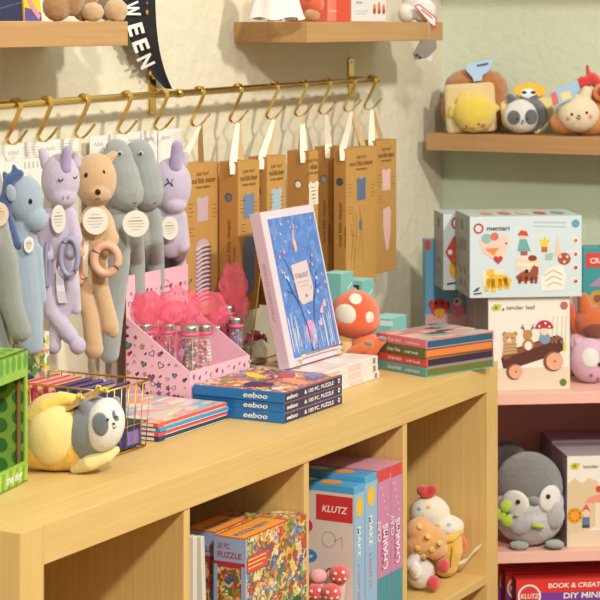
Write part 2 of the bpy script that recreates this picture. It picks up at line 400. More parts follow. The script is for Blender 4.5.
# ---------------------------------------------------------------- kraft clothing boxes hung by ribbons
RIB = M('#f0e8d2', rough=.8); RIB2 = M('#c9a878', rough=.8)
def kraft(hx, pxf, yf, pyt, label, w_=.105, d_=.038, h_=.262, win='#c7adb0', hole='#6c7888', lower='tall', rz=0, brand=True, sidetext=True):
    c0 = aty(pxf, pyt, yf)
    zt = c0.z; x0 = c0.x
    R = Matrix.Rotation(rz, 3, 'Z'); cen = Vector((x0, yf, zt-h_))+R @ Vector((w_/2, d_/2, 0))
    t = thing('hanging_gift_box', label, 'box', cen, rz, 'kraft paper boxes hanging from the rail')
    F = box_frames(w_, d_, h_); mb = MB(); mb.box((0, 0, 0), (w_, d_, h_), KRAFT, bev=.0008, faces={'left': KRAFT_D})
    fr, lf = F['front'], F['left']; wn = card(win, .85)
    mb.text(fr, 'SLEEP TIGHT', w_/2, h_-.021, .0075, INK, align='c')
    mb.text(fr, 'good little sleeper', w_/2, h_-.034, .014, INK, align='c', width=w_*.78)
    mb.text(fr, 'organic pajamas', w_/2, h_-.043, .0075, INK, align='c')
    cx, cy = w_*.5, h_-.078
    mb.poly(fr, [(cx-.019, cy-.022), (cx+.018, cy-.022), (cx+.017, cy+.006), (cx+.02, cy+.017), (cx+.012, cy+.022), (cx+.004, cy+.018), (cx-.005, cy+.018), (cx-.012, cy+.022), (cx-.021, cy+.016), (cx-.018, cy+.005)], wn)
    for j in range(4): mb.line(fr, [(.008, cy+.01-j*.007), (.024-(j % 2)*.004, cy+.01-j*.007)], .001, INK); mb.line(fr, [(w_-.022, cy+.004-j*.007), (w_-.008-(j % 2)*.003, cy+.004-j*.007)], .001, INK)
    for j in range(3): mb.line(fr, [(.01, cy-.032-j*.006), (.028-(j % 2)*.006, cy-.032-j*.006)], .0009, INK)
    if sidetext:
        mb.text(lf, 'good little sleeper', d_*.5+.004, h_-.185, .011, INK, rot=PI/2, width=.085)
        mb.text(lf, 'organic pajamas', d_*.5+.013, h_-.185, .006, INK, rot=PI/2)
    if lower == 'thin':
        for a, b in (((.02, .12), (.035, .03)), ((.04, .14), (.036, .05)), ((.06, .13), (.05, .06)), ((.02, .10), (.05, .09)), ((.055, .15), (.07, .05)), ((.03, .15), (.02, .05))): mb.line(fr, [a, ((a[0]+b[0])/2+.006, (a[1]+b[1])/2), b], .0008, INK)
    mb.build('carton', t)
    if lower == 'tall':
        q = MB(); k = 16; ys = .012; H = h_-.13-ys
        pts = [(cx+.025*math.cos(a), ys+.02+.02*math.sin(a)) for a in [PI+i*PI/8 for i in range(9)]]+[(cx+.025*math.cos(a), ys+H-.02+.02*math.sin(a)) for a in [i*PI/8 for i in range(9)]]
        q.fan(fr, cx, ys+H/2, pts, wn, 1)
        for j in range(13):
            y = ys+.014+j*(H-.03)/12; q.tube([fr.p(cx-.024, y-.004, 2), fr.p(cx-.008, y+.003, 8), fr.p(cx+.01, y+.004, 8), fr.p(cx+.024, y+.001, 2)], .0028, wn, 6)
        q.build('folded_fabric', t)
    elif lower == 'smooth':
        q = MB(); ys = .03; H = .10
        pts = [(cx+.02*math.cos(a), ys+.02+.02*math.sin(a)) for a in [PI+i*PI/8 for i in range(9)]]+[(cx+.02*math.cos(a), ys+H-.02+.02*math.sin(a)) for a in [i*PI/8 for i in range(9)]]
        q.fan(fr, cx, ys+H/2, pts, wn, 2); q.build('folded_fabric', t)
    elif lower == 'carrot':
        q = MB(); q.poly(fr, [(cx-.016, .125), (cx+.012, .13), (cx+.02, .12), (cx+.018, .08), (cx+.008, .045), (cx, .04), (cx-.008, .06), (cx-.016, .09)], wn, 2); q.build('folded_fabric', t)
    elif lower == 'thin':
        q = MB(); q.disc(fr, .06, .115, .006, card('#5f6f8c'), .011, l=2); q.build('folded_fabric', t)
    if hole:
        q = MB(); q.disc(lf, d_*.5, h_-.062, .0075, card('#3c3a38'), l=1); q.disc(lf, d_*.5+.0006, h_-.0625, .0062, card(hole), l=2); q.build('side_window', t)
    # ribbon: two legs from the hook to the box
    hk = Vector((hx, RY-.001, rodz(hx)-.0575)); inv = Matrix.Rotation(-rz, 3, 'Z')
    loc = lambda v: inv @ (Vector(v)-cen)
    q = MB(); T = loc(hk)
    q.ribbon([T, T.lerp(Vector((-w_/2+.006, 0, h_)), .5)+Vector((0, -.003, 0)), (-w_/2+.004, -d_*.2, h_+.004), (-w_/2-.002, -d_*.25, h_-.004), (-w_/2-.003, -d_*.25, h_-.022)], [.006, .011, .013, .012, .008], .0012, RIB, (.6, -.8, 0))
    q.ribbon([T+Vector((.0, -.002, .001)), T.lerp(Vector((w_/2-.03, 0, h_)), .5), (w_/2-.03, 0, h_+.0005)], [.006, .009, .010], .0012, RIB2, (.6, -.8, 0))
    q.build('ribbon', t); return t
kraft(.979, 186, .349, 165, 'kraft box with gathered lilac fabric, leftmost of the hanging boxes', win='#c4abb2', hole='#6c7888', w_=.11, d_=.036)
kraft(1.109, 238, .306, 162, 'hanging kraft box with slate blue fabric, behind the upright blue book', win='#6f86a8', lower='smooth', w_=.076, hole='#5f6a80')
kraft(1.241, 267, .296, 157, 'hanging kraft box with pale blue fabric window, third from the left', win='#a9bcc8', lower='', w_=.07, hole='#5f6a80')
kraft(1.35, 309, .300, 151, 'hanging kraft box with cream round side window, fourth from the left', win='#e9dfc9', lower='', hole='#efe2c6', w_=.036, d_=.046)
kraft(1.446, 333, .328, 147, 'narrow hanging kraft box seen side on with grey blue round window', win='#8fa3b5', lower='smooth', w_=.05, hole='#8e9aa6', d_=.040)
kraft(1.551, 346, .274, 149, 'hanging kraft box with navy fabric shape and line drawings in front of the last one', win='#5d7090', lower='thin', w_=.128, hole='#3f4656', d_=.026)
kraft(1.640, 376, .310, 141, 'hanging kraft box with pale pink fabric, rightmost on the rail', win='#e3bcb4', lower='carrot', w_=.092, hole='', sidetext=False)

# ---------------------------------------------------------------- HALLOWEEN pennant hanging on the wall
def py_pen(py): return WALLY-.012-.03*math.sin(max(0, min(1, (py+40)/130))*PI)*.8
CLOTH = M('#15151a', rough=.95, bump=.2, bscale=900)
mb = MB(); N = 26; L = []
def Lx(t): return 108+ 46*t**1.6 + 12*t**5
def Rx(t): return 155+ (t**4)*17+ .5*t
for i in range(N+1):
    t = i/N; py = -45+134*t; a, b = Lx(t), Rx(t)
    if b-a < 1.5: a = b-1.5
    row = []
    for s_, px in enumerate((a, (a+b)/2, b)):
        p = aty(px, py, py_pen(py)+(.006 if s_ == 1 else 0)); row.append(p)
    L.append(row)
vs = []; fs = []
for off in (0, .0018):
    for row in L: vs += [p+Vector((0, off, 0)) for p in row]
n = (N+1)*3
for i in range(N):
    for j in range(2):
        a = i*3+j; fs += [(a, a+3, a+4, a+1), (n+a, n+a+1, n+a+4, n+a+3)]
    for j in (0, 2): a = i*3+j; fs.append((a, a+3, n+a+3, n+a))
mb.raw(vs, fs, CLOTH, True)
pen = mb.build('pennant'); tag(pen, 'black felt pennant with white HALLOWEEN lettering hanging behind the left shelf', 'pennant')
mb = MB(); WL = card('#e6e4de', .8)
def pen_letter(ch, cx, cy, size, ang):
    vs_, fs_, wd = text_mesh(ch, .035); c, s_ = math.cos(ang), math.sin(ang); P = []
    for a, b in vs_:
        u = (a/wd-.5)*size*.95; v = (b/.7-.5)*size*1.12
        px = cx+u*c+v*s_; py = cy+u*s_-v*c; P.append(aty(px, py, py_pen(py)-.0025))
    mb.raw(P, fs_, WL)
for ch, x, y, s_, an in (('O', 121, -22, 13, 1.42), ('W', 131, 10, 15, 1.36), ('E', 136, 29, 13, 1.30), ('E', 141, 45, 13, 1.22), ('N', 146, 61, 13, 1.12), ('E', 126, -6, 13, 1.4)): pen_letter(ch, x, y, s_, an)
mb.build('lettering', pen)
OR = card('#c9803a')
for x, y in ((147, 12), (150, 73), (153, 78), (149, 82), (147, 3)):
    mb = MB(); fr = Fr(aty(x, y, py_pen(y)-.003), (1, 0, 0), (0, 0, 1)); mb.star(fr, 0, 0, .006 if y in (12, 73) else .003, OR); mb.build('star_print', pen)

# ---------------------------------------------------------------- printed boxes on the bookcase
def boxthing(name, label, cat, base, size, m, rz=0, faces=None, deco=None, group=None, bev=.0008, part='carton'):
    """base = position of the base centre"""
    t = thing(name, label, cat, base, rz, group); F = box_frames(*size); mb = MB()
    mb.box((0, 0, 0), size, m, bev=bev, faces=faces)
    if deco: deco(mb, F, size)
    mb.build(part, t); return t
def solo(name, label, cat, base, size, m, rz=0, faces=None, deco=None, group=None, bev=.0008):
    F = box_frames(*size); mb = MB(); mb.box((0, 0, 0), size, m, bev=bev, faces=faces)
    if deco: deco(mb, F, size)
    o = mb.build(name, None, base, rz); return tag(o, label, cat, group)
TOP = UH+.0004
# --- green window box
P0 = atz(27.6, 481, UH); P1 = atz(0, 495, UH); ang = math.atan2(P0.y-P1.y, P0.x-P1.x)
W_, D_, H_ = .17, .105, .179
R = Matrix.Rotation(ang, 3, 'Z'); cen = Vector((P0.x, P0.y, TOP))+R @ Vector((-W_/2, D_/2, 0))
gb = thing('toy_box', 'green window box with polka dots at the left end of the bookcase', 'box', cen, ang)
GR = M('#93bd4c', rough=.4, var=.14, scale=40); GR2 = card('#5f9e3c', .4); GR3 = card('#3f7d3a', .5); LG = card('#b9d24e', .45)
mb = MB(); T = .003; F = box_frames(W_, D_, H_); fr = F['front']
mb.box((0, 0, 0), (W_, D_, T), GR); mb.box((0, 0, H_-T), (W_, D_, T), GR); mb.box((0, D_/2-T/2, T), (W_, T, H_-2*T), M('#9cc255', rough=.6))
for s_ in (-1, 1): mb.box((s_*(W_/2-T/2), 0, T), (T, D_-T, H_-2*T), M('#8fb94a', rough=.5))
# front frame with rounded window
wx0, wx1, wz0, wz1 = .012, W_-.0065, .028, .143
for (x, z, a, b) in ((0, 0, W_, wz0), (0, wz1, W_, H_-wz1), (0, wz0, wx0, wz1-wz0), (wx1, wz0, W_-wx1, wz1-wz0)):
    mb.box((-W_/2+x+a/2, -D_/2+T/2, z), (a, T, b), GR)
for i in range(9): mb.disc(fr, .01+i*.019, H_-.014, .0065, GR2, .011, seg=14)
for i in range(16): mb.line(fr, [(.004+i*.0107, .002), (.008+i*.0107, .024)], .004, LG if i % 2 else GR2)
tt = F['top']
for i in range(12): mb.disc(tt, .01+(i % 6)*.028+(i//6)*.012, .02+(i//6)*.04, .009, GR2)
mb.text(fr, 'the dog', W_-.020, .008, .016, card('#f2f2e8'), l=2, align='r', shear=.15)
bk = Fr((-W_/2, D_/2-T, 0), (1, 0, 0), (0, 0, 1))
for i in range(6):
    for j in range(5): mb.disc(bk, .02+i*.028+(j % 2)*.012, .03+j*.027, .0095, GR3)
rs = Fr((W_/2-T, D_/2-T, 0), (0, -1, 0), (0, 0, 1))
for i in range(4):
    for j in range(6): mb.disc(rs, .012+i*.026, .02+j*.027+(i % 2)*.012, .010, GR3)

mb.build('carton', gb)
mb = MB(); mb.box((W_/2-.0065, -D_/2+.010, .012), (.006, .003, .14), M('#8c6a3c')); mb.build('inner_flap', gb)
t = tag(organic('stuffed_toy', [('e', (0, 0, .035), (.024, .017, .035)), ('e', (.004, 0, .075), (.017, .016, .018)), ('e', (-.012, 0, .09), (.006, .005, .012)), ('e', (.018, 0, .09), (.006, .005, .012))], plush('#e0622c'), None, loc=cen+R @ Vector((.028, .012, .0035))), 'orange soft toy inside the green window box', 'soft toy')
# --- wooden-edged activity book standing behind the green box
p = aty(33.5, 400, .315)
solo('picture_book', 'patterned green and yellow book standing on edge behind the green box', 'book', (p.x, .32, TOP), (.011, .06, .165), art('leafy', ['#e6d9a8', '#7da65a', '#e8c63c', '#d98f8f', '#dfe8d8', '#4f8f6a'], 110), rz=.0)

# --- gold wire basket
bx0, bx1, by0, by1 = .405, .519, .142, .345
zt = aty(160, 377, by0).z; zb = UH+.003
t = thing('wire_basket', 'gold wire basket of small pouches behind the panda plush', 'basket', ((bx0+bx1)/2, (by0+by1)/2, TOP))
O = Vector(((bx0+bx1)/2, (by0+by1)/2, TOP)); tp = .012
def rp(x, y, z): return Vector((x, y, z))-O
mb = MB(); BG = M('#d8aa50', rough=.3, metal=.85)
mb.tube([rp(bx0, by0, zt), rp(bx1, by0, zt), rp(bx1, by1, zt), rp(bx0, by1, zt)], .0016, BG, 8, closed=True); mb.build('rim', t)
mb = MB(); b0x, b1x, b0y, b1y = bx0+tp*.3, bx1-tp*.6, by0+tp*.3, by1-tp
mb.tube([rp(b0x, b0y, zb), rp(b1x, b0y, zb), rp(b1x, b1y, zb), rp(b0x, b1y, zb)], .0012, BG, 8, closed=True)
zm = (zt+zb)/2-.012; e = tp*.3
mb.tube([rp(bx0+e, by0+e*.5, zm), rp(bx1-e, by0+e*.5, zm), rp(bx1-e, by1-e, zm), rp(bx0+e, by1-e, zm)], .001, BG, 8, closed=True)
for i in range(1, 6):
    f = i/6; mb.tube([rp(bx0+(bx1-bx0)*f, by0, zt), rp(b0x+(b1x-b0x)*f, b0y, zb), rp(b0x+(b1x-b0x)*f, b1y, zb), rp(bx0+(bx1-bx0)*f, by1, zt)], .0009, BG, 6)
for i in range(0, 10):
    f = i/9; mb.tube([rp(bx0, by0+(by1-by0)*f, zt), rp(b0x, b0y+(b1y-b0y)*f, zb), rp(b1x, b0y+(b1y-b0y)*f, zb), rp(bx1, by0+(by1-by0)*f, zt)], .0009, BG, 6)
mb.build('wire_grid', t)
# pouches filed in the basket
pc = [('#2c2a44', '#3b2a4c', 'dark purple'), ('#f2a080', '#a83a52', 'coral'), ('#f0a582', '#c04668', 'light coral'), ('#ef9f7c', '#b23a5c', 'salmon'), ('#2c3550', '#5c3a6c', 'navy'), ('#27304e', '#6a4480', 'dark navy'), ('#30406a', '#74508c', 'blue'), ('#2b3358', '#5a3f78', 'indigo')]
words = ['nearest the green box', 'second from the green box', 'wide and third from the green box', 'between light coral and navy ones', 'just right of the coral ones', 'sixth from the green box', 'seventh from the green box', 'nearest the pink display box']
for i, (c, s_, nm) in enumerate(pc):
    y = by1-.03-i*.0195
    F_ = (.088, .009, .094-.0006*i)
    solo('pouch', '%s pouch in the gold wire basket, %s' % (nm, words[i]), 'pouch', ((bx0+bx1)/2-.002, y, zb+.0022), F_, card(s_), faces={'top': card(c), 'front': card(c)}, bev=.002, group='flat pouches in the wire basket')
solo('card_box', 'small dark green box lying in the front of the wire basket', 'box', ((bx0+bx1)/2, by0+.020, zb+.0022), (.088, .026, .036), card('#1f4a42'), faces={'front': card('#23306a')}, deco=lambda mb, F, s: (mb.rect(F['right'], .002, .002, .022, .012, card('#8a74b8')), mb.rect(F['front'], .05, .004, .03, .02, card('#7d6bb5'))))

# --- stack of activity books
acts = [('#23405c', '#e8ded0', 'navy edged'), ('#d8505c', '#f0e6dc', 'pink red edged'), ('#3a98cc', '#f4efe8', 'bright blue edged'), ('#d95b45', '#efe5da', 'vermilion edged')]
ART1 = art('doodles', ['#e7c9c0', '#cfd6d8', '#e39a8c', '#9fb9c4', '#efe0cf', '#d7b3c8', '#c9d7b0', '#e8b7a0'], 34, .06, stretch=(1, 2, 1))
z = TOP; rnd = random.Random(3)
posn = ['bottom of the thin stack', 'second from the bottom of the thin stack', 'third from the bottom of the thin stack', 'on top of the thin stack']
for i, (c, pg, nm) in enumerate(acts):
    dx, dy = rnd.uniform(-.002, .002), rnd.uniform(-.001, .002)
    def dec(mb, F, s, c=c, pg=pg):
        mb.rect(F['left'], .012, .0012, s[1]-.02, s[2]-.0024, card(pg)); 0
        mb.rect(F['front'], .016, .0006, s[0]-.02, .001, card('#f2e8dc'))
    t = solo('activity_book', '%s activity book, %s' % (nm, posn[i]), 'book', ((.553+.758)/2+dx, .146+.097+dy, z), (.203, .19, .0066), card(c), faces={'top': ART1}, deco=dec, bev=.001, group='activity books in the thin stack'); z += .0068

# --- pink display box with heart doodles
PK = M('#efbccb', rough=.5, var=.03); y0, y1 = .222, .345; x0, x1 = aty(190, 372, y0).x, aty(190, 372, y0).x+.192
zr = aty(122, 277, y1).z-UH; zs = aty(120, 318, y1).z-UH; zl = aty(190, 372, y0).z-UH
O = Vector(((x0+x1)/2, (y0+y1)/2, TOP)); t = thing('display_box', 'pink cardboard display box printed with hearts and stars', 'box', O)
Wd, Dd = x1-x0, y1-y0; T = .0025; mb = MB()
mb.box((0, 0, 0), (Wd, Dd, T), PK); mb.box((0, Dd/2-T/2, T), (Wd, T, zr-T), PK, faces={'left': card('#8a5a38')})
mb.box((0, -Dd/2+T/2, T), (Wd, T, zl-T), PK)
for s_ in (-1, 1):
    xa = s_*(Wd/2-T/2); a, b = xa-T/2, xa+T/2; yf, yb = -Dd/2+T, Dd/2-T
    q = [(a, yf, T), (a, yb, T), (a, yb, zs), (a, yf, zl), (b, yf, T), (b, yb, T), (b, yb, zs), (b, yf, zl)]
    mb.raw(q, [(0, 1, 2, 3)[::-1], (4, 5, 6, 7), (3, 2, 6, 7)[::-1], (0, 4, 5, 1)[::-1], (0, 3, 7, 4)[::-1], (1, 5, 6, 2)[::-1]], PK)
lf = Fr((-Wd/2, Dd/2, 0), (0, -1, 0), (0, 0, 1)); fr = Fr((-Wd/2, -Dd/2, 0), (1, 0, 0), (0, 0, 1)); bf = Fr((-Wd/2, Dd/2-T, 0), (1, 0, 0), (0, 0, 1))
dc = ['#b8344c', '#d59a2c', '#5c86a8', '#6c5c9c', '#5f8f5c', '#c0567a', '#4a4452', '#8a4f8c']; rnd = random.Random(11)
def doodle(fr, x, y, s_):
    k = rnd.randrange(5); c = card(rnd.choice(dc)); dk = card('#4a3440'); r = rnd.uniform(-.6, .6)
    if k == 0: mb.heart(fr, x, y, s_*1.15, dk, 1, r); mb.heart(fr, x, y, s_*.85, c, 2, r)
    elif k == 1: mb.star(fr, x, y, s_*1.2, dk, 1, r); mb.star(fr, x, y, s_*.85, c, 2, r)
    elif k == 2: mb.heart(fr, x, y, s_, dk, 1, r); mb.heart(fr, x, y, s_*.7, PK, 2, r)
    elif k == 3: mb.disc(fr, x, y, s_*.6, c); mb.disc(fr, x+s_*.7, y+s_*.5, s_*.45, dk)
    else: mb.line(fr, [(x-s_*.6, y-s_*.5), (x, y+s_*.5), (x+s_*.6, y-s_*.3)], .0012, c)
for i in range(9):
    for j in range(12):
        x, y = .006+i*.0150+rnd.uniform(-.003, .003), .01+j*.0155+rnd.uniform(-.004, .004)
        if x < Dd-.004 and y < zs+(zl-zs)*(x/Dd)-.009: doodle(lf, x, y, rnd.uniform(.003, .0068))
for i in range(11): doodle(fr, .012+i*.018, zl-.010-(i % 2)*.004, rnd.uniform(.0035, .0052)); doodle(fr, .018+i*.0175, zl-.024-(i % 2)*.01, .0036)
for i in range(13):
    for j in range(6): doodle(bf, .010+i*.0152+(j % 2)*.005, .1+j*.0165, rnd.uniform(.0025, .0055))
mb.ring(bf, Wd*.62, zr-.035, .017, .0015, card('#d2708f')); mb.line(bf, [(Wd*.56, zr-.03), (Wd*.68, zr-.03)], .002, card('#d2708f')); mb.line(bf, [(Wd*.56, zr-.04), (Wd*.68, zr-.04)], .002, card('#d2708f'))
mb.build('carton', t)
# tubes of beads with silver caps and tulle bows
GL = seethrough('clear_plastic', '#f4f0ee', .16, .06)
TUL = seethrough('pink_tulle', '#ff6c88', .32, .9)
def beads(mb, r, h, cols, seed):
    rd = random.Random(seed); z = .004
    while z < h-.006:
        for q in range(6):
            a = q*PI/3+rd.random(); rr = rd.uniform(.0028, .0040); mb.ball(((r-.0045)*math.cos(a), (r-.0045)*math.sin(a), z), rr, gloss(rd.choice(cols)), sub=1)
        mb.ball((0, 0, z), .004, gloss(rd.choice(cols)), sub=1); z += .0058
pal = {'mix': ['#c8344c', '#e8963c', '#5aa84c', '#6c4c9c', '#e4d8d0', '#8c2c5c', '#2c2430'], 'pink': ['#e88a96', '#f2b4b4', '#d85c74', '#f4e0d8'], 'purple': ['#7c5ca4', '#4c3c74', '#b494c8', '#2c2430', '#9c3c6c'], 'red': ['#c83c58', '#e0708a', '#b02c4c', '#e8b4bc']}
def tube(px, pyc, y, palname, seed, label, tulle, cap_r=.0142, h=.082, tilt=0, z0=None):
    p = aty(px, pyc, y); zc = p.z; zb_ = zc-h if z0 is None else z0
    t = thing('bead_tube', label, 'tube', (p.x, y, zb_), 0, 'bead tubes in the pink display box')
    r = cap_r-.0012; h2 = zc-zb_
    mb = MB(); mb.lathe([(r*.92, 0), (r, .002), (r, h2-.010), (r*.85, h2-.006)], GL, seg=20); mb.build('tube_body', t)
    mb = MB(); beads(mb, r, h2-.012, pal[palname], seed); o = mb.build('beads', t); o['kind'] = 'stuff'
    mb = MB(); prof = [(cap_r*.95, h2-.008)]
    for i in range(4): prof += [(cap_r, h2-.0075+i*.0025), (cap_r*.95, h2-.0065+i*.0025)]
    prof += [(cap_r*.9, h2+.0035), (cap_r*.2, h2+.0037)]
    mb.lathe(prof, SILVER, seg=24); mb.build('cap', t)
    mb = MB(); mb.lathe([(r+.0004, h2-.014), (r+.0016, h2-.013), (r+.0016, h2-.009), (r+.0004, h2-.008)], card('#ec5f80'), seg=20); mb.build('neck_ribbon', t)
    mb = MB(); lb = seethrough('label_strip', '#f2e6e2', .8); mb.box((-r*.72, -r*.72, .01), (.0006, .006, h2-.03), lb, Matrix.Rotation(-PI/4, 3, 'Z')); mb.build('label_strip', t)
    if tulle:
        tm = bmesh.new(); rd = random.Random(seed)
        out = bpy.data.meshes.new('tulle_bow')
        for (cx, cz, rx, rz) in tulle:
            t2 = bmesh.new(); bmesh.ops.create_icosphere(t2, subdivisions=4, radius=1)
            off = Vector((rd.random()*9, 0, 0))
            for v in t2.verts:
                n_ = v.co.copy(); f = 1+.22*noise.noise(n_*2.2+off)+.08*math.sin(9*math.atan2(n_.z, n_.x)+4*noise.noise(n_*3+off))
                q = Vector((n_.x*rx*f*.4745, n_.x*rx*f*-.8804*.55+n_.y*.016*f, n_.z*rz*f)); v.co = q+Vector((cx*.4745, -.006-cx*.4, h2+cz))
            for f_ in t2.faces: f_.smooth = True
            base = len(tm.verts); t2.verts.index_update(); nv = [tm.verts.new(v.co) for v in t2.verts]
            for f_ in t2.faces: q = tm.faces.new([nv[v.index] for v in f_.verts]); q.smooth = True
            t2.free()
        tm.to_mesh(out); tm.free(); out.materials.append(TUL); o = bpy.data.objects.new('tulle_bow', out); col.objects.link(o); o.parent = t
    return t
tz = TOP+T+.0006
tube(145.5, 325, .327, 'red', 1, 'bead tube furthest left in the display box, behind a pink tulle puff', [(.004, .016, .050, .034), (.0, .03, .034, .026)], h=.1, z0=tz)
tube(167.5, 325, .306, 'red', 2, 'bead tube with silver cap second from the left under pink tulle', [(.022, .030, .052, .030), (-.004, -.026, .030, .020), (.01, .02, .03, .02)], h=.1, z0=tz)
tube(190, 327, .262, 'mix', 3, 'bead tube with mixed colour beads in the front of the display box', [], h=.1, z0=tz, cap_r=.0158)
tube(204.5, 326, .286, 'pink', 4, 'bead tube filled with pale pink beads behind the mixed colour one', [(.0, .030, .046, .028)], h=.1, z0=tz)
tube(216.5, 327, .318, 'pink', 5, 'bead tube half hidden by pink tulle in the middle right of the box', [(.002, -.008, .022, .036)], h=.1, z0=tz)
tube(228, 307, .308, 'purple', 6, 'tallest bead tube with purple beads at the right of the box', [(.006, .034, .030, .042), (.02, .0, .02, .03)], h=.1, z0=tz)
tube(236, 319, .276, 'purple', 8, 'rightmost bead tube in the display box with green and orange beads', [], h=.1, z0=tz, cap_r=.0132)

# --- tulle tied candle cup and orange stick to the right of the display box
p = aty(258, 350, .30)
t = thing('gift_jar', 'clear jar tied with dark pink tulle between the display box and the upright book', 'jar', (1.112, .300, TOP))
mb = MB(); mb.lathe([(.018, 0), (.021, .004), (.021, .05), (.014, .062), (.014, .07)], seethrough('jar_glass', '#dcd8b8', .35, .1), seg=24); mb.build('jar_body', t)
mb = MB(); mb.lathe([(.016, .003), (.018, .006), (.018, .034), (.004, .036)], M('#b8a878')); mb.build('jar_filling', t)
mb = MB(); rd = random.Random(4)
for i in range(10):
    a = i*PI/5; mb.ribbon([(0, 0, .066), (.016*math.cos(a), .012*math.sin(a), .074+.003*math.sin(3*a)), (.03*math.cos(a+.2), .016*math.sin(a+.2), .070+.010*math.sin(2*a))], [.006, .014, .018], .0008, seethrough('rose_tulle', '#dd5f86', .75, .9), (-math.sin(a), math.cos(a), .2))
mb.build('tulle_bow', t)
mb = MB(); a = Vector((0, 0, 0)); b = Vector((.022, .012, .150)); mb.tube([a, a.lerp(b, .5), b], .0019, M('#e8836a', rough=.4))
tag(mb.build('drinking_straw', None, (1.085, .325, TOP+.0004)), 'coral pink stick leaning towards the kraft boxes beside the upright book', 'stick')
tag(MB().box((0, 0, 0), (.045, .05, .036), card('#5b4630'), bev=.001).build('small_box', None, (1.045, .352, TOP)) if False else MB().box((0, 0, 0), (.05, .03, .037), card('#5b4630'), bev=.001).build('small_box', None, (1.165, .364, TOP)), 'small dark brown box against the wall behind the upright book', 'box')

# --- three blue puzzle boxes
PZ = art('busy', ['#d8482c', '#e8a030', '#6a4a8c', '#3c8a54', '#f0d870', '#c8607c', '#4a7ab8', '#8c3c2c', '#e8c8a8', '#c8702c'], 95, .05)
NV = card('#2b2452', .35); BL = card('#1f72b4', .35)
X0, X1, Y0, Y1 = .766, .963, .053, .218
names3 = ['bottom', 'middle', 'top']
for i in range(3):
    def dec(mb, F, s, i=i):
        f = F['front']; mb.text(f, 'eeboo', .007, .0045, .0095, WHITE, width=.036, shear=.25)
        mb.text(f, '& 100 PC. PUZZLE', .066, .0045, .0085, WHITE, width=.10); mb.disc(f, s[0]-.012, .0078, .004, WHITE); mb.disc(f, s[0]-.012, .0078, .002, NV, l=2)
        lf = F['left']; mb.text(lf, 'eeboo', s[1]*.55, .0045, .0115, WHITE, width=.044, shear=.25)
        mb.rect(f, .004, s[2]-.0012, s[0]-.008, .0009, card('#c8602c'))
        if i == 2:
            tp = F['top']; rd = random.Random(5)
            for c, x, y, w2, h2 in (('#f0d23c', .10, .115, .05, .022), ('#e8946c', .07, .02, .07, .035), ('#5c2c5c', .03, .05, .045, .05), ('#c0504c', .12, .06, .05, .03), ('#8c9c3c', .05, .13, .03, .02), ('#e8dcc8', .02, .02, .03, .02), ('#6c8cc8', .15, .02, .03, .03)):
                mb.disc(tp, x+w2/2, y+h2/2, w2/2, card(c), h2/2, l=1+.2*rd.random(), rot=rd.random())
            mb.line(tp, [(0, .002), (s[0], .002)], .004, card('#d86c3c'), l=2); mb.line(tp, [(.002, 0), (.002, s[1])], .003, BL, l=2)
    o = (0, .0015, -.001)[i]
    solo('puzzle_box', 'flat blue puzzle box with navy lettered side, %s of the three blue boxes' % names3[i], 'puzzle box', ((X0+X1)/2+o, (Y0+Y1)/2+o*.5, TOP+i*.0158), (X1-X0, Y1-Y0, .0155), BL, faces={'front': NV, 'top': PZ}, deco=dec, group='stacked flat blue puzzle boxes')

# --- three white boxes and the upright book on its easel
for i, (dz, nm, oo) in enumerate(((.0118, 'bottom', .002), (.0138, 'middle', -.004), (.0138, 'top', -.005))):
    z0 = TOP+(0, .012, .026)[i]
    def dec(mb, F, s): mb.rect(F['front'], s[0]-.02, .002, .010, s[2]-.004, card('#8a8490')); mb.line(F['front'], [(.01, s[2]*.5), (.09, s[2]*.5)], .002, card('#b8a8a8')); mb.rect(F['front'], .12, .002, .05, s[2]-.004, card('#ddc8c4'))
    solo('slim_box', 'slim white box under the upright book, %s of the three' % nm, 'box', (1.098+oo, .175, z0), (.235, .13, dz), card('#e6dcd6'), faces={'top': art('whitecover', ['#ece4de', '#e0d4d0', '#8c7c84', '#e8dedc', '#e8c8c0', '#efe9e4', '#ece4de'], 30, .05)} if i == 2 else None, deco=dec, group='slim white boxes')
zb_ = TOP+.0402+.003
A = Vector((.996, .168, zb_)); wB, hB, tB = .192, .266, .022; lean = math.atan2(.058, .258)
R = Matrix.Rotation(-lean, 3, 'X')
t = thing('picture_book', 'blue illustrated hardback standing upright on a gold easel', 'book', A+Vector((wB/2, 0, .0)))
mb = MB((Matrix.Rotation(-lean, 4, 'X')))
CV = card('#e0cfd8', .4); BK = art('night', ['#5782c8', '#5b8ad0', '#517cc2', '#6693d8', '#5782c8'], 90, .02)
mb.box((0, tB/2, 0), (wB, tB, hB), CV, bev=.0012, faces={'left': card('#d0b6be', .45)})
fr = Fr((-wB/2, 0, 0), (1, 0, 0), (0, 0, 1)); m_ = .014
mb.rect(fr, m_+.006, m_, wB-2*m_+.002, hB-2*m_, BK, l=1)
a0 = m_+.006; a1 = wB-m_+.008-.0; bw = a1-a0
mb.text(Fr((-wB/2, tB, 0), (0, -1, 0), (0, 0, 1)), 'STARLIGHT STORIES', .013, .08, .008, card('#b8989c'), rot=PI/2, width=.10)
rd = random.Random(9); LP = card('#e8a8c0', .4); LW = card('#c4d4f0', .4); DB = card('#2a4a94', .4)
for i in range(46):
    x, y = a0+.008+rd.random()*(bw-.016), hB*.42+rd.random()*hB*.50
    if abs(x-wB/2) > .026 or y > hB*.86: mb.disc(fr, x, y, rd.uniform(.0015, .0036), card('#f09ab0') if i % 3 else LW, l=3)
for i in range(60): mb.disc(fr, a0+.004+rd.random()*(bw-.008), hB*.3+rd.random()*hB*.62, .0008, LW, l=2, seg=6)
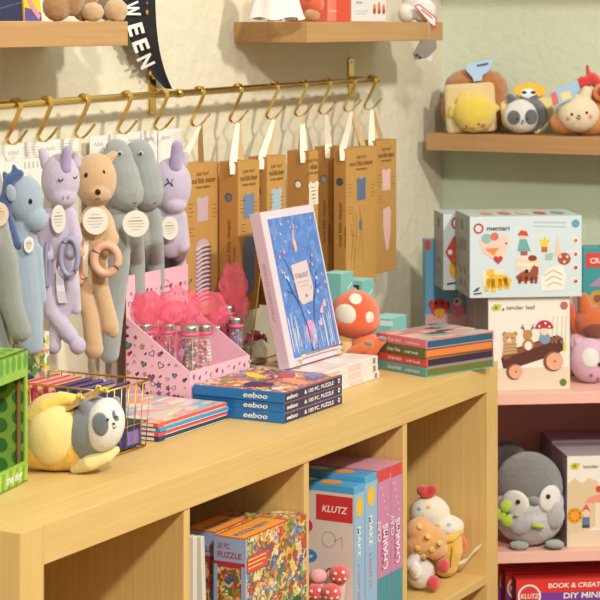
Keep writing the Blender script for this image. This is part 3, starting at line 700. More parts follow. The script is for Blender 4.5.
for s_ in (-1, 1):
    c_ = wB/2+.003
    mb.line(fr, [(c_+s_*.010, m_), (c_+s_*.012, .06), (c_+s_*.026, .10), (c_+s_*.040, .12), (c_+s_*.055, .15)], .004, DB, l=2)
    mb.line(fr, [(c_+s_*.026, .10), (c_+s_*.030, .145), (c_+s_*.048, .18)], .0022, DB, l=2); mb.line(fr, [(c_+s_*.040, .12), (c_+s_*.062, .128)], .002, DB, l=2)
for i in range(60):
    x = a0+.003+rd.random()*(bw-.006); h_ = rd.uniform(.008, .03)+abs(x-wB/2)*.5; y = m_+.002+rd.random()*.02
    mb.line(fr, [(x, y), (x+rd.uniform(-.003, .003), y+h_)], rd.uniform(.0012, .0026), card(rd.choice(['#cfdcf2', '#9db8e4', '#e4e8f4', '#7f9fd8'])), l=2.5)
mb.fan(fr, wB/2, m_+.035, [(wB/2+.02*math.cos(i*PI/6), m_+.035+.022*math.sin(i*PI/6)) for i in range(12)], card('#d79ac0', .5), l=1.6)
mb.poly(fr, [(wB/2-.028, .168), (wB/2-.022, .108), (wB/2-.012, .098), (wB/2+.026, .102), (wB/2+.036, .124), (wB/2+.031, .172)], card('#d9c6c4', .5), l=3)
mb.text(fr, 'STARLIGHT', wB/2+.003, .144, .0115, card('#8c8aa8'), l=4, align='c', width=.048); mb.line(fr, [(wB/2-.018, .136), (wB/2+.024, .137)], .0012, card('#b0a4b0'), l=4); mb.line(fr, [(wB/2-.014, .129), (wB/2+.02, .130)], .0012, card('#b0a4b0'), l=4)
mb.disc(fr, wB/2+.006, .112, .003, card('#6c6c80'), l=4)
mb.poly(fr, [(wB/2-.002, .188), (wB/2+.005, .192), (wB/2+.006, .205), (wB/2+.001, .214), (wB/2+.006, .232), (wB/2-.002, .222), (wB/2-.006, .206)], card('#f0b4a4'), l=3)
mb.disc(fr, wB/2+.004, .085, .0045, card('#e8ecf8'), l=3); mb.disc(fr, wB/2+.006, .087, .004, BK, l=4)
for x, y in ((wB*.76, .082), (wB*.83, .092), (wB*.70, .062)): mb.heart(fr, x, y, .008, card('#e4b0c4'), l=4, rot=.7)
mb.build('cover', t)
mb = MB(); mb.T = Matrix()
es = thing('book_easel', 'gold wire easel holding the blue book', 'easel', A+Vector((wB/2, 0, -.0030)))
mb = MB(); q = .0013
n_ = lambda x, y, z: Vector((x, y, z))
for sx in (-.075, .075):
    mb.tube([n_(sx, -.010, .022), n_(sx, -.0085, .0030), n_(sx, -.004, q), n_(sx, .05, q), n_(sx*.9, .095, q)], q, GOLD)
mb.tube([n_(-.075, -.010, .022), n_(-.02, -.0105, .024), n_(.02, -.0105, .024), n_(.075, -.010, .022)], q, GOLD)
mb.build('front_rest', es)
mb = MB(); top = n_(0, .096, .19)
mb.tube([n_(-.0675, .095, q), n_(-.01, .1, .185), n_(.01, .1, .185), n_(.0675, .095, q)], q, GOLD); mb.tube([n_(-.0675, .095, q), n_(.0675, .095, q)], q, GOLD); mb.build('back_support', es)

# --- stack of craft books at the right end
C0 = atz(426, 377.5, UH); an = -.36
R = Matrix.Rotation(an, 3, 'Z'); wS, dS = .172, .128; z = TOP
SB = [('#5f9a94', '#6a6a2c', '#4fa8a0', 'teal', 'Cut and Fold'), ('#cf5546', '#232a3c', '#d8584c', 'red', 'Sing Along Stories'), ('#5c6a34', '#e07c3c', '#5f7038', 'olive green', 'Colour Time'), ('#d9757c', '#1c5a74', '#c888b0', 'pink', 'Fun Art')]
pz = ['bottom', 'second from the bottom', 'second from the top', 'top']
TC = art('craftcover', ['#d9757c', '#d98c84', '#7c9c98', '#e8b0a4', '#3c3c44', '#c8b8a8', '#cf6a70', '#a8b8b0'], 22, .08, stretch=(1, 2.2, 1))
for i, (sp, pg, edge, nm, ttl) in enumerate(SB):
    h_ = .0163; o2 = (.0, .002, -.001, .001)[i]
    c = Vector((C0.x, C0.y, z))+R @ Vector((wS/2+o2, dS/2+abs(o2), 0))
    def dec(mb, F, s, sp=sp, pg=pg, ttl=ttl, edge=edge):
        mb.rect(F['front'], .003, .002, s[0]-.007, s[2]-.0045, card(pg)); mb.rect(F['front'], .0, .0, s[0], .0018, card(edge), l=2)
        mb.text(F['left'], ttl, .03, .005, .009, card('#efe6dc'), width=.034, shear=.2); mb.text(F['left'], 'craft book', s[1]-.052, .005, .007, card('#e8d8cc'), width=.036)
    solo('craft_book', 'craft book with %s spine, %s in its stack' % (nm, pz[i]), 'book', c, (wS, dS, h_-.0004), card(sp), rz=an+(.0, .012, -.006, .004)[i], faces={'top': TC} if i == 3 else None, deco=dec, bev=.0008, group='stacked craft books'); z += h_

# ---------------------------------------------------------------- inside the bookcase
SHT = SH+.0004
BUSY = art('crowd', ['#c8641e', '#d89a2c', '#5c7a38', '#b83c2c', '#d8c45c', '#3c5a8c', '#8a5230', '#e0b48c', '#7a9a4c', '#a84838', '#e8d8a8', '#6c8cb0'], 100, .05, rough=.3)
PB = card('#9fb0cf', .35); PR = card('#b8323c', .35)
def puzz(label, px, y, zt, px_r, d_, z0=SHT):
    p = aty(px, 540, y); x0 = p.x; w2 = px_r-x0; h_ = zt-z0
    def dec(mb, F, s):
        l = F['left']; W2, H2 = s[1], s[2]; z1 = H2
        mb.rect(l, 0, z1-.035, W2, .035, PB); mb.text(l, '20 PC.', .006, z1-.016, .011, PR, l=2, width=.022); mb.text(l, 'PUZZLE', .006, z1-.029, .0115, PR, l=2, width=W2-.012)
        mb.rect(l, 0, z1-.043, W2, .008, PR, l=1.5)
        for a in (0, W2-.006): mb.rect(l, a, 0, .006, z1-.04, PB, l=2)
        f = F['front']; mb.rect(f, 0, 0, .005, z1, PB, l=2)
        mb.rect(f, .002, z1-.052, .066, .026, card('#3c5a9c', .4), l=1.2); mb.rect(f, .0035, z1-.0505, .063, .023, card('#d8482c', .35), l=2)
        mb.line(f, [(.008, z1-.032), (.06, z1-.032)], .002, card('#f0c070'), l=3); mb.line(f, [(.008, z1-.038), (.06, z1-.038)], .002, card('#f0c070'), l=3); mb.line(f, [(.008, z1-.044), (.05, z1-.044)], .002, card('#f0c070'), l=3)
        mb.ring(f, s[0]-.034, z1-.135, .018, .003, card('#2c5a44'), l=2); mb.disc(f, s[0]-.034, z1-.135, .015, card('#2c5a44'), l=1.5); mb.rect(f, s[0]-.048, z1-.138, .028, .006, card('#e8e0c8'), l=2.5)
        mb.disc(f, s[0]-.035, z1-.175, .03, card('#9fd0dc'), .012, l=2)
        t_ = F['top']; mb.rect(t_, 0, 0, s[0]*.72, s[1], card('#d8502c'), l=1); mb.rect(t_, .004, .004, s[0]*.7-.006, s[1]-.008, card('#e8a03c'), l=2)
        mb.text(t_, 'PUZZLE PARTY', .012, s[1]*.35, .015, card('#5c6aa0'), l=3, width=s[0]*.52)
    return solo('puzzle_box', label, 'puzzle box', ((x0+w2/2), y+d_/2, z0), (w2, d_, h_), BUSY, deco=dec, group='large puzzle boxes on the shelf')
ztp = aty(245, 540, -.004).z
puzz('busy illustrated 20 piece puzzle box in front, in the second opening of the bookcase', 245, -.004, ztp, .7335, .052)
puzz('darker puzzle box behind the front one in the second opening of the bookcase', 216, .056, ztp-.001, .70, .055)
# white spiral pads leaning beside the puzzles
for i, (px, th_, ln, nm) in enumerate(((193.5, .010, .0, 'against the divider'), (200.5, .009, .055, 'leaning next to the puzzle boxes'))):
    q = aty(px, 538, .012); h_ = q.z-SHT
    t = thing('spiral_notebook', 'white spiral notebook %s in the second opening' % nm, 'notebook', (q.x+th_/2+i*.001+.016*i, .012+.075, SHT), 0, 'white spiral notebooks on the shelf')
    Rm = Matrix.Rotation(-ln, 4, 'Y'); mb = MB(Rm); mb.box((0, 0, .0008), (th_, .15, h_), card('#cfc9bb'), bev=.0006, faces={'left': card('#e9e4d6')}); mb.build('pages', t)
    mb = MB(Rm)
    for j in range(9): mb.tube([(th_*.8*math.cos(a)*.6, -.065+j*.016, h_+.001+.004*math.sin(a)) for a in [k*PI/4 for k in range(8)]], .0006, M('#3a3a3c', metal=.6, rough=.4), 5, closed=True)
    mb.build('spiral_binding', t)
# craft kit boxes like books
SKY = card('#4fa3d0', .35); RD = card('#d2363c', .35); PNK = card('#c981a8', .4); TEA = card('#3f8f9c', .4)
pxs = [354, 365, 377.5, 390.8, 402.7]
for i in range(4):
    y = -.002; a = aty(pxs[i], 480, y).x; b = aty(pxs[i+1]-.7, 480, y).x
    if i == 3: b = min(b, 1.0865)
    zt_ = aty(pxs[i], (487.5, 477, 471, 466)[i], y).z; d_ = .19
    blue = i < 2
    def dec(mb, F, s, i=i, blue=blue):
        f = F['front']; W2, H2 = s[0], s[2]
        if blue:
            mb.rect(f, 0, 0, W2, H2-.012, card('#8fb8d8', .35)); mb.disc(f, W2*.5, H2-.035, W2*.33, card('#e8b83c'), .016, l=2); mb.disc(f, W2*.5, .05, W2*.33, card('#e8c83c'), .012, l=2); mb.disc(f, W2*.6, .035, W2*.3, card('#d2463c'), .01, l=3)
            mb.text(f, 'MAKE', W2*.3, H2-.065, W2*.42, WHITE, l=3, rot=-PI/2, width=.05); mb.text(f, 'A CRAFT KIT', W2*.35, H2-.125, W2*.3, card('#d88a9c'), l=3, rot=-PI/2, width=.06)
        else:
            mb.rect(f, 0, 0, W2, H2-.02, PNK); mb.rect(f, 0, 0, W2, .10, TEA, l=1.5); mb.rect(f, 0, 0, W2, .045, RD, l=2)
            mb.text(f, 'CLAY', W2*.25, .16, W2*.4, card('#f0dce8'), l=3, rot=PI/2, width=.035); mb.text(f, 'CHARMS', W2*.75, .11, W2*.55, card('#f4e8f0'), l=3, rot=PI/2, width=.075); mb.text(f, 'GLITTER', W2*.45, .11, W2*.2, card('#d23c7c'), l=3, rot=PI/2, width=.07)
            for j in range(5): mb.disc(f, W2*(.25+.12*j % .6), H2-.03-.012*j, .002, card('#e8c8dc'), l=3)
        l = F['left']; D2 = s[1]
        mb.rect(l, 0, 0, D2, H2-.012, card('#ddcfc4', .45)); mb.rect(l, D2-.068, H2-.058, .066, .041, RD, l=2)
        mb.text(l, 'KLUTZ', D2-.058, H2-.044, .015, WHITE, l=3, width=.045, shear=.2)
        mb.disc(l, D2-.092, H2-.07, .018, card('#c8325c'), .013, l=2); mb.text(l, 'doll', D2-.10, H2-.074, .012, WHITE, l=3)
        mb.disc(l, D2-.082, H2-.118, .016, card('#3a84c4'), .011, l=2); mb.text(l, 'your', D2-.092, H2-.121, .01, WHITE, l=3)
        mb.ring(l, D2-.045, H2-.088, .013, .0015, card('#b8b0a4'), l=2); mb.line(l, [(D2-.035, H2-.09), (D2-.022, H2-.082), (D2-.02, H2-.10)], .0015, card('#b8b0a4'), l=2)
        mb.line(l, [(D2-.06, H2-.15), (D2-.045, H2-.135), (D2-.03, H2-.134)], .003, card('#b83048'), l=2); mb.disc(l, D2-.052, H2-.147, .005, card('#b83048'), l=2)
        mb.disc(l, D2-.075, H2-.18, .018, card('#4a2f6c'), .008, l=2); mb.star(l, D2-.085, H2-.035, .005, card('#3c8a6c'), l=2)
        t_ = F['top']
        if blue: mb.disc(t_, W2*.5, .05, .014, card('#e8903c'), .02); mb.disc(t_, W2*.6, .1, .012, card('#e8d0c0'), .02)
    solo('craft_kit_box', ('blue craft kit box with its pale side facing left, next to the puzzles', 'blue spined craft kit box, second from the left in the third opening', 'pink spined craft kit box next to the blue spined ones', 'pink spined craft kit box against the right divider of the third opening')[i], 'craft kit', ((a+b)/2, y+d_/2, SHT), (b-a, d_, zt_-SHT), SKY if blue else RD, faces={'top': SKY} if blue else {'top': card('#c9909c'), 'left': card('#b86a94')}, deco=dec, group='craft kit boxes in the third opening')
# lower row: pink box
solo('gift_box', 'pink box low in the right opening below the shelf', 'box', (1.385, .15, .0504), (.055, .18, .295), card('#b8607c'), faces={'top': card('#d88a9c')}, deco=lambda mb, F, s: mb.rect(F['front'], .004, .01, s[0]-.008, s[2]-.03, card('#c8788f')))

# ---------------------------------------------------------------- pink shelving in the corner
PA = math.atan2(-.819, .574); EX = Vector((.574, -.819)); NY = Vector((.819, .574))
PKO = Vector((1.531, .166)); PKW, PKD = .50, .318
def pk(px, d):
    """floor point on the photo line of sight px at distance d behind the front of the pink shelving"""
    dx, dy = _d(px); o = PKO+NY*d; den = dx*NY.x+dy*NY.y; t = ((o.x-CX)*NY.x+(o.y-CY)*NY.y)/den
    return Vector((CX+dx*t, CY+dy*t))
PKM = M('#e9b8a8', rough=.55, var=.03); PKB = M('#d9a09c', rough=.7, var=.03)
ps = thing('shelving_unit', 'pink painted shelving standing in the corner by the green wall', 'shelf', (*(PKO+EX*PKW/2+NY*PKD/2), 0), PA)
ZB = [.684, .380]; 
def pp(name, c, s, m=PKM): return MB().box(c, s, m, bev=.001).build(name, ps)
pp('top_board', (0, 0, ZB[0]), (PKW, PKD, .022)); pp('shelf', (0, 0, ZB[1]), (PKW-.0365, PKD-.012, .021)); pp('bottom_board', (0, 0, .05), (PKW-.0365, PKD-.012, .02))
for s_ in (-1, 1): pp('side_panel', (s_*(PKW/2-.009), 0, 0), (.018, PKD, ZB[0]-.0003))
pp('back_panel', (0, PKD/2-.005, .0), (PKW-.0365, .01, ZB[0]-.0003), PKB)
pp('raised_back', (.13, PKD/2-.006, ZB[0]+.0223), (PKW-.26, .012, .175), PKM)
PT = ZB[0]+.0224; PS = ZB[1]+.0214
def pkbox(name, label, px0, px1, d, dep, z, h, m, faces=None, deco=None, group=None, cat='toy box', turn=0):
    a, b = pk(px0, d), pk(px1, d); w2 = (b-a).length; c = (a+b)/2+NY*dep/2
    return solo(name, label, cat, (c.x, c.y, z), (w2, dep, h), m, rz=PA+turn, faces=faces, deco=deco, group=group)
def zat(px, py, d): q = pk(px, d); return CZ-(py-HY)/FPX*depth(q)
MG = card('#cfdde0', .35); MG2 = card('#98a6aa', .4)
def deco_mentari(mb, F, s, small=False):
    f = F['front']; W2, H2 = s[0], s[2]; u = W2/113; X = lambda p: (p-469)*u; Y = lambda p: (297-p)*H2/81
    c = card
    mb.ring(f, X(478), Y(228), 5.2*u, 1.8*u, c('#c43a34'), l=2); mb.text(f, 'mentari', X(486), Y(230), 6.2*u, c('#33343a'), l=2, width=23*u)
    mb.line(f, [(X(533), Y(222)), (X(566), Y(223))], 1.2*u, c('#b5c6ca'), l=2); mb.line(f, [(X(533), Y(226)), (X(566), Y(227))], 1*u, c('#b5c6ca'), l=2)
    mb.disc(f, X(575.5), Y(224), 4*u, c('#5aa0ac'), l=2)
    # bird shape stacker
    mb.fan(f, X(492), Y(248), [(X(478), Y(240)), (X(483), Y(252)), (X(493), Y(259)), (X(503), Y(256)), (X(508), Y(244)), (X(509), Y(237)), (X(503), Y(233)), (X(497), Y(240))], c('#ecc9b8'), l=2)
    mb.disc(f, X(486), Y(238), 5*u, c('#8cb8ac'), l=3); mb.disc(f, X(494), Y(236), 4*u, c('#d86a5c'), l=3); mb.fan(f, X(492), Y(250), [(X(484), Y(248)), (X(499), Y(247)), (X(493), Y(255))], c('#e88a3c'), l=3); mb.heart(f, X(497.5), Y(259), 5*u, c('#c03c30'), l=3); mb.disc(f, X(505.5), Y(243), 1*u, c('#2c2c2c'), l=3)
    # little doll
    mb.poly(f, [(X(517), Y(251)), (X(530), Y(251)), (X(526), Y(239)), (X(519), Y(239))], c('#6aa8a0'), l=2); mb.disc(f, X(522.5), Y(236), 3.4*u, c('#eac8a8'), l=2); mb.fan(f, X(522), Y(233), [(X(517), Y(235)), (X(520), Y(230)), (X(526), Y(231)), (X(528), Y(236))], c('#d0453c'), l=3); mb.rect(f, X(520), Y(255), 7*u, 4*u, c('#b8503c'), l=2)
    # plants
    mb.fan(f, X(544), Y(243), [(X(539), Y(238)), (X(542), Y(241)), (X(544), Y(236)), (X(547), Y(241)), (X(550), Y(238)), (X(547), Y(247)), (X(541), Y(247))], c('#e8cc3c'), l=2); mb.rect(f, X(541), Y(252), 6*u, 5*u, c('#c06038'), l=2)
    mb.fan(f, X(548), Y(257), [(X(545), Y(254)), (X(553), Y(253)), (X(552), Y(260)), (X(545), Y(260))], c('#9fc0a4'), l=2); mb.poly(f, [(X(554), Y(256)), (X(557), Y(235)), (X(561), Y(256))], c('#dcc8ac'), l=2)
    mb.disc(f, X(564), Y(259), 6.5*u, c('#a85038'), 6*u, l=2)
    for a, b in ((560, 257), (564, 262), (567, 257)): mb.disc(f, X(a), Y(b), 1.3*u, c('#ecd8c8'), l=3)
    # wooden puzzle pieces
    mb.poly(f, [(X(481), Y(272)), (X(501), Y(268)), (X(504), Y(278)), (X(483), Y(286))], c('#eedcbc'), l=2)
    for a, b in (((486, 290), (488, 277)), ((493, 291), (492, 278)), ((500, 289), (499, 278)), ((507, 288), (504, 277))): mb.line(f, [(X(a[0]), Y(a[1])), (X(b[0]), Y(b[1]))], 4*u, c('#e8b830'), l=3)
    mb.fan(f, X(496), Y(280), [(X(485), Y(280)), (X(492), Y(274)), (X(505), Y(274)), (X(511), Y(279)), (X(509), Y(286)), (X(488), Y(287))], c('#e8b830'), l=3); mb.disc(f, X(490), Y(272), 4*u, c('#e8b830'), l=3)
    mb.rect(f, X(516), Y(270), 23*u, 12*u, c('#e8d0b0'), l=2); mb.rect(f, X(516), Y(266), 16*u, 3*u, c('#f0e4cc'), l=3)
    mb.fan(f, X(528), Y(274), [(X(515), Y(276)), (X(522), Y(271)), (X(530), Y(272)), (X(533), Y(265)), (X(538), Y(267)), (X(538), Y(274)), (X(533), Y(280)), (X(518), Y(281))], c('#9c4a2c'), l=3)
    for a in (519, 525, 531, 535): mb.line(f, [(X(a), Y(283)), (X(a+1), Y(276))], 3*u, c('#8a3f26'), l=3)
    mb.disc(f, X(532), Y(258), 4.5*u, c('#8c3a24'), 3*u, l=3); mb.disc(f, X(526), Y(271), 2*u, c('#26201c'), l=4)
    mb.fan(f, X(555), Y(280), [(X(540), Y(277)), (X(549), Y(268)), (X(562), Y(265)), (X(566), Y(276)), (X(563), Y(290)), (X(541), Y(291))], c('#f0e8d8'), l=2)
    for j in range(3): mb.line(f, [(X(543+j*2), Y(276+j*5)), (X(553), Y(270+j*6)), (X(562), Y(275+j*5))], 1.2*u, c('#c9b294'), l=3)
    for j, cc in enumerate(('#d86c3c', '#c85c34', '#b83c3c', '#a84c3c')): mb.disc(f, X(575.5), Y(241+j*13.5), 3*u, c('#f2f0ea'), l=2); mb.disc(f, X(575.5), Y(241+j*13.5), 2*u, c(cc), l=3); mb.disc(f, X(574), Y(240+j*13.5), .9*u, c('#e8c040'), l=4)
    mb.poly(f, [(X(472), Y(291)), (X(476), Y(287)), (X(480), Y(286)), (X(477), Y(290))], c('#3a444c'), l=2); mb.line(f, [(X(473), Y(293)), (X(481), Y(292))], 1.5*u, c('#3a444c'), l=2)
    l = F['left']; D2 = s[1]
    mb.ring(l, D2*.48, H2*.86, .010, .003, c('#9c6a6a'), l=2); mb.fan(l, D2*.5, H2*.62, [(D2*.3, H2*.68), (D2*.72, H2*.68), (D2*.7, H2*.55), (D2*.32, H2*.55)], c('#8c9a9e'), l=2)
    for j in range(2):
        for q in range(2): mb.disc(l, D2*(.36+.3*q), H2*(.3-.16*j), .008, c('#b89a64'), l=2)
    for j in range(5): mb.disc(F['top'], W2*(.2+.16*j), D2*.4, .012, c(('#d8a05c', '#c87848', '#d8b878', '#b0643c', '#7ca09c')[j]), .03, l=2)
hT = zat(492, 297.5, .03)-PT
zM = PT+hT+.0005
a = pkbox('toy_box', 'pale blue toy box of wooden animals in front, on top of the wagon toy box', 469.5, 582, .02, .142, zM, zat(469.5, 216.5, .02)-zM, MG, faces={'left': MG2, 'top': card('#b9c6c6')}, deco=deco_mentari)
def deco_back(mb, F, s):
    f = F['front']; H2 = s[2]
    mb.poly(f, [(.004, H2*.5), (.022, H2*.72), (.05, H2*.5), (.022, H2*.3)], card('#c0432c'), l=2); mb.disc(f, .03, H2*.28, .018, card('#e0a82c'), .022, l=2); mb.ring(f, .03, H2*.88, .014, .004, card('#c43a34'), l=2)
    mb.line(f, [(.008, .012), (.03, .016)], .004, card('#3a444c'), l=2); mb.disc(f, .014, H2*.5, .005, card('#f0e4dc'), l=3)
    l = F['left']; D2 = s[1]; mb.ring(l, D2*.5, H2*.86, .009, .003, card('#9c6a6a'), l=2)
    for j in range(2):
        for q in range(2): mb.disc(l, D2*(.4+.25*q), H2*(.36-.16*j), .006, card('#b89a64'), l=2)
def deco_tl(mb, F, s):
    f = F['front']; W2, H2 = s[0], s[2]; u = W2/82; X = lambda p: (p-487)*u; Y = lambda p: (391-p)*H2/92; c = card
    mb.fan(f, X(495), Y(309), [(X(490), Y(309)), (X(494), Y(305.5)), (X(501), Y(306)), (X(498), Y(312)), (X(492), Y(312))], c('#c9c23c'), l=2); mb.disc(f, X(495), Y(309), 1.6*u, c('#6c8c2c'), l=3); mb.disc(f, X(502), Y(311), 1.2*u, c('#3c6c8c'), l=3)
    mb.text(f, 'tender leaf', X(505), Y(311), 5.6*u, c('#8a8480'), l=2, width=29*u); mb.disc(f, X(563), Y(308), 4*u, c('#b86a6a'), l=2)
    mb.rect(f, 0, 0, W2, 22*u, c('#e0cdb4'), l=1)
    for a in (551, 555, 560, 564): mb.line(f, [(X(a), Y(345)), (X(a+1.5), Y(318))], .8*u, c('#cfc3a4'), l=2)
    # wagon
    mb.poly(f, [(X(500), Y(359)), (X(505), Y(352)), (X(556), Y(337)), (X(562), Y(340)), (X(562), Y(352)), (X(556), Y(356)), (X(509), Y(370)), (X(502), Y(369))], c('#5a2c22'), l=2)
    mb.poly(f, [(X(501), Y(358)), (X(506), Y(353)), (X(558), Y(338)), (X(560), Y(341)), (X(511), Y(357)), (X(504), Y(361))], c('#8a5038'), l=3)
    for x, y, r in ((514, 372.5, 8), (553, 363, 10)):
        mb.disc(f, X(x-1), Y(y), r*u, c('#8a4c34'), l=3.4); mb.disc(f, X(x+.6), Y(y), r*.86*u, c('#e0a888'), l=4); mb.disc(f, X(x+.6), Y(y), 1.2*u, c('#a86c4c'), l=5)
    # bear, deer, mushroom figures
    mb.poly(f, [(X(501), Y(356)), (X(516), Y(354)), (X(515), Y(344)), (X(503), Y(345))], c('#c9a070'), l=5)
    for j in range(3): mb.line(f, [(X(502), Y(346+j*3.2)), (X(516), Y(345+j*3.2))], .8*u, c('#a87c50'), l=6)
    mb.disc(f, X(508.5), Y(340), 6.6*u, c('#c99c68'), l=5.5); mb.disc(f, X(503.5), Y(335), 2.2*u, c('#b88850'), l=5); mb.disc(f, X(514), Y(335), 2.2*u, c('#b88850'), l=5); mb.disc(f, X(508), Y(341.5), 2.4*u, c('#e0c8a4'), l=6); mb.disc(f, X(506), Y(339), .7*u, BLACK, l=7); mb.disc(f, X(511), Y(339), .7*u, BLACK, l=7)
    mb.disc(f, X(527), Y(346), 5.6*u, c('#b87848'), 6*u, l=5); mb.disc(f, X(527), Y(347), 3.6*u, c('#f0e8dc'), 4.2*u, l=6); mb.disc(f, X(526.5), Y(336), 4.6*u, c('#c08850'), l=6)
    for s_ in (-1, 1): mb.line(f, [(X(526.5+s_*3), Y(333)), (X(526.5+s_*5.5), Y(326))], 1.1*u, c('#8a5a34'), l=5); mb.line(f, [(X(526.5+s_*4), Y(330)), (X(526.5+s_*7), Y(329))], 1*u, c('#8a5a34'), l=5)
    mb.disc(f, X(543.5), Y(340), 5.6*u, c('#7a9cb0'), 5.6*u, l=5); mb.disc(f, X(543), Y(333), 4*u, c('#ecd4bc'), l=6)
    mb.fan(f, X(543), Y(328), [(X(543+9*math.cos(t)), Y(330-8*math.sin(t))) for t in [i*PI/10 for i in range(11)]], c('#b8323c'), l=7)
    for a, b in ((538, 328), (544, 325), (548, 328.5)): mb.disc(f, X(a), Y(b), 1.1*u, WHITE, l=8)
    mb.disc(f, X(562), Y(384), 3.6*u, c('#5f7a2c'), l=3); mb.disc(f, X(563), Y(349), 2.4*u, c('#d8cc5c'), 4.5*u, l=1.5)
    mb.rect(F['left'], 0, 0, .003, H2, c('#dcd4cc'), l=2)
TLM = card('#ece6da', .4)
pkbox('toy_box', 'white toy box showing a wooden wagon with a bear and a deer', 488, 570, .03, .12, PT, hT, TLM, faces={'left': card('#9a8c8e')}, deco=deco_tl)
pkbox('toy_box', 'plain lilac grey side of a toy box behind the wagon toy box', 476, 560, .155, .10, PT, hT-.003, card('#a5979a'), group=None)
# its twin stands a little left and behind
a_, b_ = pk(443, .166), pk(545, .166)
c_ = (a_+b_)/2+NY*.05
solo('toy_box', 'second pale blue toy box half hidden behind the front one', 'toy box', (c_.x, c_.y, PT+hT-.0025), ((b_-a_).length, .10, zat(447, 214, .166)-(PT+hT-.0025)), MG, rz=PA, faces={'left': MG2}, deco=deco_back)
# blue creature box at the left behind
def deco_cr(mb, F, s):
    f = F['front']; H2 = s[2]; c = card; f = Fr(f.o+Vector((0, 0, .088)), f.u, f.v); H2 -= .088
    mb.rect(f, 0, 0, s[0], .028, c('#e8b4b8'), l=1); mb.rect(f, .006, 0, .03, .008, c('#5c4a9c'), l=2); mb.rect(f, 0, H2-.02, .01, .02, c('#d8503c'), l=2)
    mb.disc(f, .028, .040, .018, c('#d24a3c'), .019, l=3); mb.disc(f, .029, .030, .011, c('#e8a030'), .011, l=4); mb.disc(f, .012, .047, .006, c('#b83c34'), .009, l=2); mb.disc(f, .045, .045, .006, c('#b83c34'), .009, l=2)
    for a in (.021, .034): mb.disc(f, a, .050, .003, c('#2c2020'), l=5)
    mb.disc(f, .066, .038, .013, c('#e88aa8'), .018, l=3); mb.disc(f, .066, .052, .009, c('#f0d0d8'), l=4); mb.disc(f, .064, .053, .003, BLACK, l=5); mb.star(f, .07, .066, .006, c('#e8c040'), l=4)
pkbox('toy_box', 'sky blue box with red creature, at the left end of the pink shelving', 425.5, 468, .27, .036, PT, zat(426, 240, .27)-PT, card('#6ab0d8', .4), deco=deco_cr)
# teal kit box on the right
def deco_kit(mb, F, s):
    f = F['front']; W2, H2 = s[0], s[2]; c = card
    mb.rect(f, W2*.05, H2-.042, W2*.95, .03, c('#d8443c'), l=2); mb.text(f, 'CRAFT KIT', W2*.12, H2-.033, .015, WHITE, l=3)
    f = Fr(f.o+Vector((0, 0, .10)), f.u, f.v); mb.poly(f, [(W2*.1, .068), (W2*.6, .068), (W2*.3, .088)], c('#b08ab0'), l=2); mb.disc(f, W2*.25, .04, .020, c('#c89848'), l=2); mb.disc(f, W2*.25, .043, .008, c('#8a5a34'), l=3); mb.poly(f, [(0, 0), (W2, 0), (W2, .028), (W2*.5, .02), (0, .03)], c('#3c3c54'), l=3)
pkbox('craft_kit_box', 'teal craft kit box with red banner at the right edge of the photo', 583, 640, .262, .04, PT+.0, zat(590, 247, .262)-PT, card('#3f9a9c', .4), deco=deco_kit, cat='craft kit')
# lower pink shelf: tender leaf boxes
def deco_tl2(mb, F, s):
    f = F['front']; W2, H2 = s[0], s[2]; u = H2/95; X = lambda p: (p-567)*u; Y = lambda p: (548-p)*u; c = card
    mb.fan(f, X(577), Y(500), [(X(568), Y(500)), (X(568), Y(482)), (X(575), Y(476)), (X(583), Y(482)), (X(590), Y(476)), (X(600), Y(480)), (X(610), Y(520)), (X(590), Y(530)), (X(568), Y(535))], c('#dcc49c'), l=1.5)
    mb.rect(f, 0, 0, W2, 17*u, c('#e0ccb0'), l=1)
    mb.fan(f, X(575), Y(463), [(X(570), Y(463)), (X(574), Y(460)), (X(581), Y(461)), (X(578), Y(467)), (X(572), Y(467))], c('#c9c23c'), l=2); mb.disc(f, X(575), Y(463.5), 1.6*u, c('#6c8c2c'), l=3); mb.text(f, 'tender leaf', X(584), Y(466), 5.2*u, c('#8a8480'), l=2, width=27*u)
    for k in range(8): mb.disc(f, X(575+5*math.cos(k*PI/4)), Y(515-5*math.sin(k*PI/4)), 3.4*u, c('#e89a2c'), l=3)
    mb.disc(f, X(575), Y(515), 5*u, c('#e8a030'), l=4)
    mb.poly(f, [(X(582), Y(511)), (X(587.5), Y(503)), (X(592), Y(511))], c('#d8604c'), l=3); mb.disc(f, X(587), Y(513), 4*u, c('#ecc8ac'), l=3.5); mb.rect(f, X(583), Y(528), 8*u, 11*u, c('#5c7c9c'), l=3); mb.rect(f, X(583), Y(528), 8*u, 3*u, c('#3c444c'), l=4)
    mb.fan(f, X(600), Y(500), [(X(585), Y(502)), (X(592), Y(496)), (X(602), Y(493)), (X(616), Y(497)), (X(618), Y(502))], c('#e89484'), l=3); mb.rect(f, X(597), Y(528), 8*u, 27*u, c('#ecd8c0'), l=2); mb.disc(f, X(601), Y(488), 3.5*u, c('#c84838'), l=4)
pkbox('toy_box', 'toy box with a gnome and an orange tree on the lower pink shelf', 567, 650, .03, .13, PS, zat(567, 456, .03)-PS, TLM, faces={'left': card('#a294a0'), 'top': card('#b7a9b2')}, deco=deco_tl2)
pkbox('toy_box', 'mauve toy box behind the gnome toy box on the lower pink shelf', 552, 630, .175, .10, PS, zat(552, 441, .175)-PS, card('#b09cab'), faces={'left': card('#8c7c8c')}, deco=lambda mb, F, s: mb.rect(F['top'], .03, .02, .03, .01, card('#c05c5c')))
